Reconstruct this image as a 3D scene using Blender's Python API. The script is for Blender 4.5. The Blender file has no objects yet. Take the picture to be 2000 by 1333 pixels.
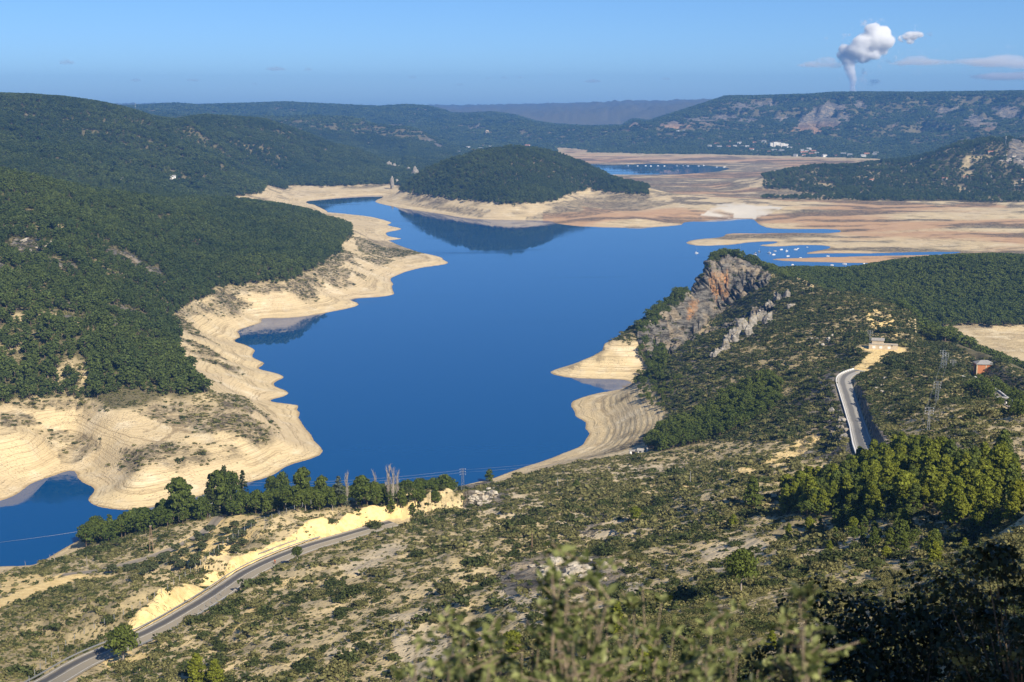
import bpy, bmesh, math, random, time
import numpy as np
from mathutils import Vector, Matrix
T0 = time.time()
scene = bpy.context.scene
col = scene.collection
rad = math.radians

# ------------------------------------------------------------------ camera
CAM_Z = 200.0            # metres above the water
FPX = 2747.0             # focal length in photo pixels (2000 wide)
HORIZON = 198.0
PITCH = math.atan((666.5 - HORIZON) / FPX)
cam_data = bpy.data.cameras.new("camera")
cam_data.sensor_width = 36.0
cam_data.lens = 36.0 * FPX / 2000.0
cam_data.clip_start = 0.1
cam_data.clip_end = 200000.0
cam_data.dof.use_dof = True
cam_data.dof.focus_distance = 700.0
cam_data.dof.aperture_fstop = 5.6
cam = bpy.data.objects.new("camera", cam_data)
cam.location = (0, 0, CAM_Z)
cam.rotation_euler = (math.pi / 2 - PITCH, 0, 0)
col.objects.link(cam)
scene.camera = cam

# ------------------------------------------------------------------ sky, sun, exposure
SUN_AZ = rad(148)        # clockwise from the view direction (+Y)
SUN_EL = rad(36)
world = bpy.data.worlds.new("World")
scene.world = world
world.use_nodes = True
wn, wl = world.node_tree.nodes, world.node_tree.links
wn.clear()
sky = wn.new("ShaderNodeTexSky")
sky.sky_type = 'NISHITA'
sky.sun_disc = False
sky.sun_elevation = SUN_EL
sky.sun_rotation = SUN_AZ
sky.altitude = 3000.0
sky.air_density = 1.0
sky.dust_density = 0.0
sky.ozone_density = 10.0
bg = wn.new("ShaderNodeBackground")
bg.inputs[1].default_value = 0.077
wo = wn.new("ShaderNodeOutputWorld")
wl.new(sky.outputs[0], bg.inputs[0])
wl.new(bg.outputs[0], wo.inputs[0])
sun_data = bpy.data.lights.new("sun", 'SUN')
sun_data.energy = 5.0
sun_data.angle = rad(0.55)
sun_data.color = (1.0, 0.91, 0.76)
sun = bpy.data.objects.new("sun", sun_data)
sd = Vector((math.sin(SUN_AZ) * math.cos(SUN_EL), math.cos(SUN_AZ) * math.cos(SUN_EL), math.sin(SUN_EL)))
sun.rotation_euler = sd.to_track_quat('Z', 'Y').to_euler()
sun.location = sd * 3000
col.objects.link(sun)
vs = scene.view_settings
vs.view_transform = 'Standard'
vs.look = 'None'
vs.exposure = 0.58
vs.gamma = 1.0
vs.use_curve_mapping = False
scene.cycles.use_denoising = True
scene.cycles.max_bounces = 18
scene.cycles.diffuse_bounces = 2
scene.cycles.glossy_bounces = 3
scene.cycles.transparent_max_bounces = 8
scene.cycles.volume_bounces = 18

# ------------------------------------------------------------------ survey helpers (photo bearing and depression -> place)
CP, SP = math.cos(PITCH), math.sin(PITCH)
def tan_dep(px, py):
    """tangent of depression below the horizontal, and bearing, of a sight line"""
    u = (np.asarray(px, float) - 1000.0) / FPX
    v = (np.asarray(py, float) - 666.5) / FPX
    hx, hy, hz = u, CP - v * SP, -SP - v * CP
    return -hz / np.hypot(hx, hy), np.arctan2(hx, hy)
def to_px(x, y, z):
    d = y * CP - (z - CAM_Z) * SP
    up = y * SP + (z - CAM_Z) * CP
    return 1000.0 + FPX * x / d, 666.5 - FPX * up / d

# ------------------------------------------------------------------ noise
def _hash(ix, iy, seed):
    h = (ix.astype(np.int64) * 374761393 + iy.astype(np.int64) * 668265263 + seed * 1442695041) & 0xffffffff
    h = ((h ^ (h >> 13)) * 1274126177) & 0xffffffff
    h = h ^ (h >> 16)
    return h
def gnoise(x, y, seed=0):
    ix, iy = np.floor(x), np.floor(y)
    fx, fy = x - ix, y - iy
    ux, uy = fx * fx * fx * (fx * (fx * 6 - 15) + 10), fy * fy * fy * (fy * (fy * 6 - 15) + 10)
    def g(dx, dy):
        a = _hash(ix + dx, iy + dy, seed) * (2 * math.pi / 4294967296.0)
        return np.cos(a) * (fx - dx) + np.sin(a) * (fy - dy)
    n0 = g(0, 0) * (1 - ux) + g(1, 0) * ux
    n1 = g(0, 1) * (1 - ux) + g(1, 1) * ux
    return (n0 * (1 - uy) + n1 * uy) * 1.5
def fbm(x, y, scale, octaves=4, seed=0, gain=0.5, ridged=False):
    s, a, t = 0.0, 1.0, 0.0
    x, y = np.asarray(x, float) / scale, np.asarray(y, float) / scale
    for o in range(octaves):
        n = gnoise(x, y, seed + o * 17)
        if ridged: n = 1 - 2 * np.abs(n)
        s = s + a * n; t += a
        a *= gain; x, y = x * 2.03 + 11.3, y * 2.03 + 4.7
    return s / t
def smooth(e0, e1, x):
    t = np.clip((x - e0) / (e1 - e0), 0, 1)
    return t * t * (3 - 2 * t)

# ------------------------------------------------------------------ the shorelines (traced, then laid on the water plane z = 0)
LAKE = [(-900,1080),(-300,1010),(0,981),(20,972),(40,964),(49,955),(49,950),(65,942),(87,935),(112,929),(125,922),(135,918),(150,920),(152,926),
 (144,936),(160,944),(184,950),(186,956),(180,964),(172,972),(170,977),(175,984),(195,991),(217,995),(240,998),(290,994),(350,980),(420,960),(494,940),
 (532,930),(550,918),(556,912),(572,906),(606,898),(628,890),(635,881),(625,873),(614,861),(603,843),(587,826),(589,822),(579,812),(596,806),
 (568,801),(596,791),(558,789),(516,783),(535,780),(573,769),(558,763),(537,755),(528,748.5),(557.5,739.5),(555,735),(535,728),(494.5,719),
 (521.5,714),(517,709),(490,699),(498,685.5),(494.5,680),(474,672),(447,665),(476.5,660),(472,654),(456,648),(516,629),(502,622),(575,621),
 (605,617),(660,607),(700,599),(699,592),(675,585),(697,582),(732,581),(762,579),(775,572),(760,567),(776,564),(760,560),(772,556),(769,551),
 (757,546),(790,532),(825,522),(872,517),(876,515),(860,502),(825,495),(800,487),(782,481),(762,472),(748,468.5),(800,468),(764,464),(748,455),
 (790,448),(770,443.5),(752,440),(770,436),(732,425),(704,422),(670,418),(640,417),(638,413),(620,403),(614,400),(594,396),(606,391.6),(680,385),
 (720,382),(747,381.5),(748,386),(730,393),(740,398),(778,406),(820,412),(860,418),(900,425.5),(950,429.5),(1000,430.5),(1072,431),(1090,437.5),
 (1125,442.5),(1160,444.5),(1212,445.5),(1270,445),(1310,442.5),(1337,439.5),(1330,434),(1366,433),(1402,429.5),(1428,427),(1468,427.5),(1480,438),
 (1500,447),(1534,449),(1600,447.5),(1640,448.5),(1648,451),(1630,456),(1550,455),(1480,456),(1414,456),(1417,461),(1400,465),(1354,468),
 (1337,475.5),(1354,480),(1380,481.5),(1428,479),(1454,475),(1476,473),(1524,471.5),(1520,475),(1490,478),(1472,481),(1500,482.5),(1530,482),
 (1560,479),(1610,479.5),(1624,482),(1622,486),(1590,491),(1563,496),(1580,497),(1620,495),(1640,495),(1680,496),(1780,493),(1888,492),
 (1840,498),(1704,500),(1600,503),(1560,504),(1520,505),(1495,507),(1510,509),(1560,512),(1640,514),(1712,514),(1800,516),(1810,519),
 (1700,526),(1600,532),(1500,535),(1420,538),(1380,548),(1340,582),(1290,624),(1250,658),(1230,671),(1177,690),(1130,707),(1069,727.5),(1075,732),(1105,738),(1150,740.5),
 (1225,741),(1240,750),(1205,762),(1170,767),(1115,784),(1114,795),(1124,806),(1119,814),(1150,824),(1141,832.5),(1141,837.5),(1152,847.5),
 (1142,862.5),(1144,869),(1125,876),(1065,900),(1012,917),(980,927),(972,934),(937,940),(897,950),(870,959),(840,972),(740,982),(640,987),
 (560,990),(480,993),(400,998),(300,1008),(180,1040),(67,1106),(0,1106),(-300,1160),(-900,1250)]
LAGOON = [(1060,324),(1122,320.5),(1162,321),(1195,323.5),(1240,321.5),(1275,320),(1350,322),(1400,325),(1427,330),(1400,336),(1325,341),(1250,342),(1165,341),(1090,339)]
def on_water(pts):
    p = np.array(pts, float)
    t, th = tan_dep(p[:, 0], p[:, 1])
    r = CAM_Z / t
    return np.stack([r * np.sin(th), r * np.cos(th)], 1)
lake_w, lagoon_w = on_water(LAKE), on_water(LAGOON)
def densify(poly, seed):
    """subdivide edges and roughen them so that the water's edge is not a row of straight lines"""
    n = len(poly); out = []
    for i in range(n):
        a, b = poly[i], poly[(i + 1) % n]
        L = np.hypot(*(b - a)); dist = np.hypot(*((a + b) / 2))
        k = int(np.clip(L / max(dist * 0.008, 4.0), 1, 14))
        for j in range(k): out.append(a + (b - a) * j / k)
    p = np.array(out)
    rr = np.hypot(p[:, 0], p[:, 1])
    # Chaikin-like smoothing once
    p = 0.25 * np.roll(p, 1, 0) + 0.5 * p + 0.25 * np.roll(p, -1, 0)
    amp = np.clip(rr * 0.0016, 0.6, 5)
    p[:, 0] += amp * fbm(p[:, 0], p[:, 1], 30, 3, seed)
    p[:, 1] += amp * 1.5 * fbm(p[:, 0], p[:, 1], 30, 3, seed + 5)
    return p
SHORES = [densify(lake_w, 3), densify(lagoon_w, 9)]
def shore_sdf(x, y):
    """signed distance to the nearest shore: positive on land, negative on water"""
    best = np.full(x.shape, 1e12); inside = np.zeros(x.shape, bool)
    for poly in SHORES:
        ins = np.zeros(x.shape, bool)
        q = np.roll(poly, -1, 0)
        for (ax, ay), (bx, by) in zip(poly, q):
            dx, dy = bx - ax, by - ay
            t = np.clip(((x - ax) * dx + (y - ay) * dy) / (dx * dx + dy * dy + 1e-9), 0, 1)
            d2 = (x - ax - t * dx) ** 2 + (y - ay - t * dy) ** 2
            np.minimum(best, d2, out=best)
            c = (ay > y) != (by > y)
            if c.any():
                ins ^= c & (x < (bx - ax) * (y - ay) / (by - ay + 1e-12) + ax)
        inside |= ins
    d = np.sqrt(best)
    return np.where(inside, -d, d)

# ------------------------------------------------------------------ surveyed heights
# P: sight line + height above water;  R: sight line + distance;  W: bearing + distance + height
P_PTS = """0,900,12 0,850,20 0,800,24 0,770,28 60,870,16 115,885,5 150,850,10 200,800,24 200,860,14 250,930,9 300,880,16 350,820,18 400,860,16 450,780,22
480,800,19 480,850,15 540,840,9 350,940,6 580,870,5 400,770,26.5 200,760,30 0,750,32 330,690,33 250,700,38 100,700,42 0,610,60 0,500,80 0,420,100
0,333,130 200,620,50 200,500,68 200,420,82 200,374,92 400,590,24 400,560,28 400,500,38 400,430,50 400,388,58 560,540,28 560,480,33 560,420,38 560,404,38
680,500,22 690,465,24 720,458,18 700,450,22 600,580,12 700,540,12 780,520,7 650,530,20 820,505,5 740,500,10 745,480,7 700,430,5 460,600,20 350,640,22
420,660,14 380,720,18 440,700,12 470,740,10 430,770,23 470,690,7 660,400,6 590,392,6 570,385,10
560,360,15 640,355,20 740,352,18 770,370,20 850,388,20 930,392,22 1000,397,22 1080,388,22 1150,375,18 1228,368,14 800,395,8 900,410,10 1000,415,11
1100,422,8 1150,408,10 1200,402,6 1400,418,8 1250,422,6 1300,380,5 1350,355,3 1450,350,5 1500,385,6 1560,428,5 1700,430,6 1800,460,4 1900,470,6 2000,480,5
2000,430,8 1700,400,8 1900,400,10 1410,398,13 1450,394,15 1490,398,12 1535,401,11 1535,422,3 1270,432,8 1540,375,8 1560,382,8 1850,397,12 2000,405,12 1700,390,11 1250,302,10
1400,306,8 1500,309,8 1650,315,8 1830,650,8 1990,640,8 1900,660,6 1980,680,5 1950,720,4 1300,800,20 1250,880,20 740,1030,36 600,1067,36 450,1137,38 300,1222,42
200,1277,44 100,1333,46 560,1020,32 590,992,22 450,1012,24 330,1022,20 400,1008,20 760,988,20 850,977,16 400,1040,27 300,1090,25 200,1110,22 100,1130,19 0,1140,18 100,1180,30
0,1200,32 200,1200,37 100,1270,39 0,1290,42 960,310,6 900,305,5 880,312,4 1050,302,8"""
R_PTS = """0,320,2300 0,280,2600 0,230,2900 0,189,3200 200,355,2400 200,300,2800 200,250,3100 200,206,3400 120,193,3300 300,232,3500 340,240,3600 400,370,2700 400,310,3100 400,260,3500
400,229,3900 480,236,4000 560,350,3300 560,300,3700 560,251,4100 600,266,4200 650,340,3450 650,310,3800 650,283,4200 696,292,4200 740,340,3500 740,320,3900 765,330,3900
1000,302,3050 940,309,3050 880,326,3000 820,348,2950 780,362,2900 1060,306,3050 1110,323,3050 1160,343,3000 1200,357,2950 1230,366,2850 1000,340,2800
1540,344,3300 1640,332,3500 1750,322,3700 1850,311,3600 1910,291,3500 1960,285,3500 2000,295,3500 1750,350,3250 1900,350,3200 2000,340,3200
1422,189,7000 1340,214,6800 1270,238,6600 1220,247,6400 1560,187,7000 1620,182,6800 1750,180,6700 1900,180,6600 2000,179,6500 1600,240,6300 1600,270,5800 1600,295,5300
1600,215,6500 1800,215,6400 1800,240,6200 1800,280,5600 1800,300,5100 1950,260,5600 1950,220,6200 1400,240,6400 1400,280,5700 1500,215,6700 1500,260,6000
300,206,9000 340,204,9000 430,205,9000 560,201,9000 640,205,8800 740,210,8600 790,207,8500 830,209,8500 880,223,8500 960,221,8500 1000,227,8500 1080,241,8000 700,240,7500
600,240,7600 500,228,8000 800,258,7000 900,260,6800 950,260,6800 1080,248,6600 1130,251,6600 1180,254,6500 1000,270,6300 900,290,5900 1130,280,6000
650,247,5600 702,254,5600 755,269,5500 825,273,5500 860,284,5500 891,300,5300 620,254,5500 720,300,4800 800,300,4900
870,214,15000 1000,210,15000 1120,207,15000 1250,203,15000 1380,200,15000 700,214,15000 500,214,15000
1412,513,1225 1390,526,1215 1330,580,1150 1285,618,1110 1250,648,1080 1230,662,1065 1177,679,1048 1132,699,1033 1400,608,1180 1330,650,1120 1290,685,1060 1470,527,1240
1530,546,1170 1610,574,1090 1700,588,1030 1748,624,960 1780,654,900 1820,668,880 1850,700,830 1910,738,760 1998,790,680 1500,535,1300 1650,545,1420 1750,528,1480 1850,518,1480 2000,518,1480
1725,680,850 1640,735,760 1655,780,706 1690,872,608 1560,760,760 1500,800,730 1400,750,820 1300,700,970 1400,650,1010 1480,640,1000 1500,580,1110
1750,720,760 1850,760,700 1800,800,640 1750,830,600 1760,690,830 1690,885,585 1600,900,560 1500,900,600 1400,900,640 1300,920,620 1200,900,660 1100,910,700 1000,940,660 900,967,640
1000,1000,520 1100,1000,500 1200,1000,480 1300,1000,460 1400,980,450 1500,1000,410 1600,980,410 1700,950,420 1800,930,400 1900,900,400 2000,870,420 1900,830,500 2000,800,560
1000,1100,400 1200,1100,370 1400,1100,330 1600,1100,290 1800,1080,260 2000,1000,260 1000,1200,310 1200,1200,280
800,1000,560 800,1100,430 800,1200,350 800,1330,290 700,1050,520 600,1100,470 600,1200,380 600,1330,310
400,1200,420 400,1330,340 200,1333,360 0,1333,372"""
W_PTS = """0,1850,85 200,2050,52 400,2400,30 0,4200,180 400,4800,90 650,5000,40 1000,3500,8 850,3400,4 1150,3400,5 1700,4300,8 1950,4200,15 1700,9000,250 2000,9000,250 1300,9000,120
1000,11000,80 500,11000,80 1700,14000,230 1600,1230,14 1450,1330,40 1350,1230,28 200,18000,150 1000,18000,120 1800,18000,180"""
# the hillside under the camera, as bearing columns of (distance, height)
NEAR = {-400:((1.5,197.6),(10,193.5),(30,181),(60,165),(100,142),(160,112),(240,78)), 0:((1.5,197.8),(10,194),(30,182),(60,164),(100,140),(160,110),(240,80)),
 600:((1.5,198),(10,194.5),(30,184),(60,168),(100,147),(160,118),(240,88)), 1000:((1.5,198.2),(10,195),(30,185.5),(60,171.5),(100,153),(160,127),(240,101)),
 1400:((1.5,198.2),(10,194),(30,184),(60,171),(100,155),(150,138.5),(240,113)), 1700:((1.5,198.2),(10,193.6),(30,183.5),(60,171.5),(100,157.5),(150,143),(220,124)),
 2000:((1.5,198.2),(10,193.8),(30,184),(60,174),(120,158.5),(180,142),(260,124)), 2400:((1.5,198.3),(10,195),(30,187),(60,179),(120,165),(180,150),(260,134))}
def parse(s): return np.array([[float(v) for v in t.split(',')] for t in s.split()])
ctrl = []
for px, py, z in parse(P_PTS):
    t, th = tan_dep(px, py); ctrl.append((px, (CAM_Z - z) / t, z, float(th)))
for px, py, r in parse(R_PTS):
    t, th = tan_dep(px, py); ctrl.append((px, r, CAM_Z - r * t, float(th)))
for px, r, z in parse(W_PTS):
    ctrl.append((px, r, z, math.atan((px - 1000) / FPX / CP)))
for px, prof in NEAR.items():
    for r, z in prof: ctrl.append((1000, r, z, math.atan((px - 1000) / FPX / CP)))
for c in list(ctrl):
    if c[0] <= 20: ctrl.append((c[0] - 380, c[1], c[2], c[3] - 0.135))
    if c[0] >= 1980: ctrl.append((c[0] + 380, c[1], c[2], c[3] + 0.135))
for w in (lake_w, lagoon_w):
    for x, y in w[::2]: ctrl.append((0, math.hypot(x, y), 0.0, math.atan2(x, y)))
ctrl = np.array(ctrl)
cu, cv, cz = ctrl[:, 3], np.log(ctrl[:, 1]), ctrl[:, 2]
def tps_kernel(d2): return np.where(d2 > 0, 0.5 * d2 * np.log(d2 + 1e-20), 0)
n = len(cu)
A = np.zeros((n + 3, n + 3))
VS = 0.55                      # range weight against bearing weight
d2 = (cu[:, None] - cu[None]) ** 2 + (VS * (cv[:, None] - cv[None])) ** 2
A[:n, :n] = tps_kernel(d2) + np.eye(n) * 2e-5
A[:n, n] = 1; A[:n, n + 1] = cu; A[:n, n + 2] = cv * VS
A[n:, :n] = A[:n, n:].T
w = np.linalg.solve(A, np.concatenate([cz, [0, 0, 0]]))
def tps(u, v):
    out = np.empty(u.shape)
    for i in range(0, u.size, 20000):
        uu, vv = u[i:i + 20000], v[i:i + 20000]
        k = tps_kernel((uu[:, None] - cu[None]) ** 2 + (VS * (vv[:, None] - cv[None])) ** 2)
        out[i:i + 20000] = k @ w[:n] + w[n] + w[n + 1] * uu + w[n + 2] * vv * VS
    return out

# ------------------------------------------------------------------ the terrain grid (finer near, coarser far)
def rows():
    L, v = [], math.log(1.5)
    for r1, st in ((60, .03), (200, .009), (1650, .0044), (4000, .0062), (9500, .0065), (18000, .02)):
        while v < math.log(r1): L.append(v); v += st
    L.append(v); return np.array(L)
LV = rows(); RR = np.exp(LV)
TH = np.concatenate([np.linspace(-0.60, -0.385, 36, endpoint=False), np.linspace(-0.385, 0.385, 580, endpoint=False), np.linspace(0.385, 0.60, 37)])
NR, NT = len(RR), len(TH)
# coarse survey surface, then bilinear to the fine grid
lv_c = np.linspace(math.log(45), LV[-1], 720); th_c = np.linspace(TH[0], TH[-1], 345)
gu, gv = np.meshgrid(th_c, lv_c)
zc = tps(gu.ravel(), gv.ravel()).reshape(gu.shape)
def bil(zg, th, lv):
    a = np.clip((th - th_c[0]) / (th_c[1] - th_c[0]), 0, len(th_c) - 1.001); b = np.clip((lv - lv_c[0]) / (lv_c[1] - lv_c[0]), 0, len(lv_c) - 1.001)
    i, j = a.astype(int), b.astype(int); fa, fb = a - i, b - j
    return (zg[j, i] * (1 - fa) + zg[j, i + 1] * fa) * (1 - fb) + (zg[j + 1, i] * (1 - fa) + zg[j + 1, i + 1] * fa) * fb
GT, GL = np.meshgrid(TH, LV)
GR = np.exp(GL)
GX, GY = GR * np.sin(GT), GR * np.cos(GT)
Z = bil(zc, GT.ravel(), GL.ravel()).reshape(GT.shape)
npx = sorted(NEAR)
nth = np.array([math.atan((p - 1000) / FPX / CP) for p in npx])
ln_c = np.log([1.5, 10, 30, 60, 100, 160, 240])
ntab = np.array([np.interp(ln_c, np.log([q[0] for q in NEAR[p]]), [q[1] for q in NEAR[p]]) for p in npx])
nr_m = RR < 110
Zn = np.stack([np.interp(LV[nr_m], ln_c, [np.interp(t, nth, ntab[:, j]) for j in range(len(ln_c))]) for t in TH], 1)
kn = smooth(50, 100, GR[nr_m])
Z[nr_m] = Zn * (1 - kn) + Z[nr_m] * kn
print('tps', round(time.time() - T0, 1))
SD = np.full(GX.shape, 1e4)
m = (GR > 300) & (GR < 7000)
SD[m] = shore_sdf(GX[m], GY[m])
print('sdf', round(time.time() - T0, 1))
# ------------------------------------------------------------------ natural relief on top of the survey
CREST_PX = [1240, 1330, 1412, 1470, 1530, 1610, 1700, 1748, 1780, 1850, 1910, 1998, 2400]
CREST_R = [1110, 1180, 1245, 1245, 1180, 1100, 1040, 965, 905, 855, 785, 705, 560]
def px_th(p): return np.arctan((np.asarray(p, float) - 1000) / FPX / CP)
crest = np.interp(TH, px_th(CREST_PX), CREST_R)
near_lim = np.interp(TH, px_th([-900, 0, 500, 870, 1000, 1065, 1069, 1072, 1240]), [720, 640, 700, 705, 790, 900, 1030, 1100, 1110])
near_lim = np.where(TH > px_th(1240), crest, near_lim)
NEARM = GR < near_lim[None, :]
far = smooth(1500, 6000, GR)
n_mid = fbm(GX, GY, 170, 4, 31)
n_rid = fbm(GX, GY, 420, 4, 41, ridged=True)
n_gul = fbm(GX + 30 * fbm(GX, GY, 90, 2, 5), GY, 75, 4, 43, ridged=True)
n_fin = fbm(GX, GY, 22, 4, 51)
land = np.clip(SD, 0, None)
hill = smooth(16, 60, Z)
Z = Z + hill * ((5 + 14 * far) * n_mid * 0.6 + far * 22 * (n_rid - 0.1)) * smooth(300, 900, GR)
Z = Z + hill * (n_gul - 0.2) * np.where(NEARM, 4.0, 4.5 + 5 * far) * smooth(160, 400, GR)
n_sp = fbm(GX + 80 * fbm(GX, GY, 300, 2, 7), GY, 360, 4, 47, .55, True)
Z = Z + (~NEARM) * hill * (n_sp - .15) * (15 * smooth(850, 1500, GR) + 20 * smooth(2000, 3000, GR))
n_gu2 = fbm(GX + 9 * fbm(GX, GY, 40, 2, 8), GY, 34, 4, 45, .55, True)
Z = Z + NEARM * hill * (n_gu2 - .2) * (1.3 + 1.8 * smooth(560, 800, GR)) * smooth(160, 400, GR)
Z = Z + n_fin * (0.4 + 0.9 * hill + 2.0 * far * hill) * smooth(8, 120, GR)
# mesa: rim rock and two benches
thpx = 1000 + FPX * CP * np.tan(GT)
mesa = smooth(1180, 1330, thpx) * smooth(5200, 5600, GR) * smooth(8800, 7600, GR)
n_c = fbm(GX, GY, 260, 3, 61)
zz = Z + 18 * n_c
st = 60.0
fr = zz / st - np.floor(zz / st)
bmod = smooth(-.15, .25, fbm(GX, GY, 700, 2, 63))
Z = Z + mesa * 0.8 * bmod * ((np.floor(zz / st) + smooth(0.35, 0.62, fr)) * st - zz) * smooth(25, 60, Z) * smooth(235, 215, Z)
# ridge lines keep the heights that were surveyed (less the trees that stand on them)
def cap(r0, r1, pxs, pys, soft, trees):
    global Z
    t_, th_ = tan_dep(np.array(pxs, float), np.array(pys, float))
    tt = np.interp(TH, th_, t_)[None, :]
    lim = CAM_Z - GR * tt - trees
    ex = Z - lim
    q0 = np.interp(TH, th_, np.broadcast_to(r0, t_.shape))[None]; q1 = np.interp(TH, th_, np.broadcast_to(r1, t_.shape))[None]
    k_ = smooth(q0 * .93, q0, GR) * smooth(q1 * 1.12, q1, GR) * ((TH >= th_[0]) & (TH <= th_[-1]))[None]
    Z = np.where(ex > -soft, Z + k_ * (lim - soft * np.exp(-np.clip(ex + soft, 0, None) / soft) - Z), Z)
cap(2400, 4700, [-500, 0, 60, 120, 180, 220, 260, 300, 340, 370, 400, 440, 472, 518, 560, 602, 647, 696, 740, 790], [180, 184, 186, 190, 198, 205, 215, 228, 234, 229, 225, 228, 229, 233, 247, 262, 280, 290, 308, 335], 9, 8)
cap(4700, 10000, [150, 250, 300, 340, 390, 430, 500, 560, 640, 700, 740, 790, 830, 860, 880, 920, 960, 1000, 1040, 1080, 1150, 1210], [207, 206, 204, 201, 205, 203, 201, 199, 203, 206, 208, 204, 206, 214, 221, 221, 218, 224, 236, 242, 246, 244], 14, 14)
cap(4700, 10000, [1210, 1220, 1240, 1270, 1300, 1340, 1380, 1422, 1480, 1560, 1590, 1620, 1700, 1800, 2000, 2500], [246, 244, 232, 236, 226, 213, 200, 186, 186, 184, 183, 180, 179, 180, 177, 176], 10, 15)
cap(1320, 1700, [1420, 1500, 1560, 1650, 1700, 1750, 1850, 1940, 2000, 2500], [512, 516, 522, 528, 520, 510, 503, 500, 503, 505], 4, 6)
cap(1240, [1650, 1650, 1720, 1880, 2050, 2250, 2300, 2350, 2350, 2250, 2250, 2250, 2250], [-500, 0, 80, 200, 300, 400, 480, 560, 620, 680, 712, 730, 760], [325, 330, 345, 370, 378, 384, 390, 401, 412, 430, 442, 455, 470], 6, 7)
cap([820, 800, 760, 700, 640, 600], [980, 960, 900, 860, 800, 700], [1790, 1820, 1860, 1905, 1950, 2010], [664, 674, 706, 740, 762, 800], 2, 1.2)
# banks: never let dry land dip under the water, nor the lake bed rise above it
dscale = np.clip(GR / 900, 0.6, 3.5)
flat = smooth(1600, 1750, GR) * smooth(0.0, 0.06, GT)
bank = 0.20 * land / (1 + land / (60 * dscale)) * (1 - 0.72 * flat)
steep = ((thpx > 1180) & (thpx < 1480) & (GR > 1050) & (GR < 1500)) * 1.0
bank = bank * (1 + 2.0 * steep)
k = smooth(0, 34 * dscale * (1 - 0.55 * steep), land)
zl = np.maximum(Z, bank * 0.5)
Zland = bank * (1 - k) + zl * k
flatw = flat * smooth(14, 6, Zland)
Zland = Zland + flatw * smooth(0, 60, land) * (1.6 * fbm(GX, GY, 160, 3, 91) + 0.8 * fbm(GX, GY, 45, 2, 92))
Zland = np.maximum(Zland, bank * 0.4)
# strand lines: the falling water cut low terraces into the drawdown zone
nz = 0.5 * fbm(GX, GY, 60, 2, 77)
step = 1.7
zt = Zland + nz
fr = zt / step - np.floor(zt / step)
terr = (np.floor(zt / step) + smooth(0.2, 0.8, fr)) * step - nz
tmask = smooth(27, 20, Zland) * smooth(0.5, 1.6, Zland) * smooth(3500, 2000, GR) * smooth(330, 420, GR)
tk = tmask * np.clip(0.45 + 0.6 * fbm(GX, GY, 130, 2, 79), .1, .8)
Zland = Zland * (1 - tk) + terr * tk
Z = np.where(SD < 0, -np.minimum(0.05 - SD * 0.12, 14), np.maximum(Zland, 0.02 + 0.03 * np.minimum(land, 20)))

# ------------------------------------------------------------------ lookups on the terrain grid
def g_at(arr, th, lv):
    th, lv = np.asarray(th, float), np.asarray(lv, float)
    i = np.clip(np.searchsorted(TH, th) - 1, 0, NT - 2); j = np.clip(np.searchsorted(LV, lv) - 1, 0, NR - 2)
    fa = np.clip((th - TH[i]) / (TH[i + 1] - TH[i]), 0, 1); fb = np.clip((lv - LV[j]) / (LV[j + 1] - LV[j]), 0, 1)
    return (arr[j, i] * (1 - fa) + arr[j, i + 1] * fa) * (1 - fb) + (arr[j + 1, i] * (1 - fa) + arr[j + 1, i + 1] * fa) * fb
def g_xy(arr, x, y): return g_at(arr, np.arctan2(x, y), np.log(np.hypot(x, y) + 1e-9))
def height(x, y): return float(g_xy(Z, x, y))
def at(px, py, rmin=20.0, rmax=18000.0):
    """first ground point met by the sight line through (px, py) beyond rmin"""
    t, th = tan_dep(px, py)
    zc_ = g_at(Z, np.full(NR, float(th)), LV)
    s = (zc_ - (CAM_Z - RR * float(t)))
    ok = (RR > rmin) & (RR < rmax)
    idx = np.where(ok[1:] & (s[1:] >= 0) & (s[:-1] < 0))[0]
    if len(idx) == 0:
        r = min(CAM_Z / max(float(t), 1e-4), rmax)
    else:
        i = idx[0]; f = -s[i] / (s[i + 1] - s[i] + 1e-12); r = RR[i] + (RR[i + 1] - RR[i]) * f
    x, y = r * math.sin(float(th)), r * math.cos(float(th))
    return Vector((x, y, height(x, y)))
def poly_mask(pts, rmin=0, rmax=1e9, soft=0):
    """terrain vertices whose sight line falls inside the outline, within a distance range"""
    PX, PY = PXG, PYG
    p = np.array(pts, float); q = np.roll(p, -1, 0)
    x0, x1, y0, y1 = p[:, 0].min(), p[:, 0].max(), p[:, 1].min(), p[:, 1].max()
    mm = (PX >= x0) & (PX <= x1) & (PY >= y0) & (PY <= y1) & (GR >= rmin) & (GR <= rmax)
    out = np.zeros(GX.shape, bool)
    X, Y = PX[mm], PY[mm]; ins = np.zeros(X.shape, bool)
    for (ax, ay), (bx, by) in zip(p, q):
        c = (ay > Y) != (by > Y)
        ins ^= c & (X < (bx - ax) * (Y - ay) / (by - ay + 1e-12) + ax)
    out[mm] = ins
    return out

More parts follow.
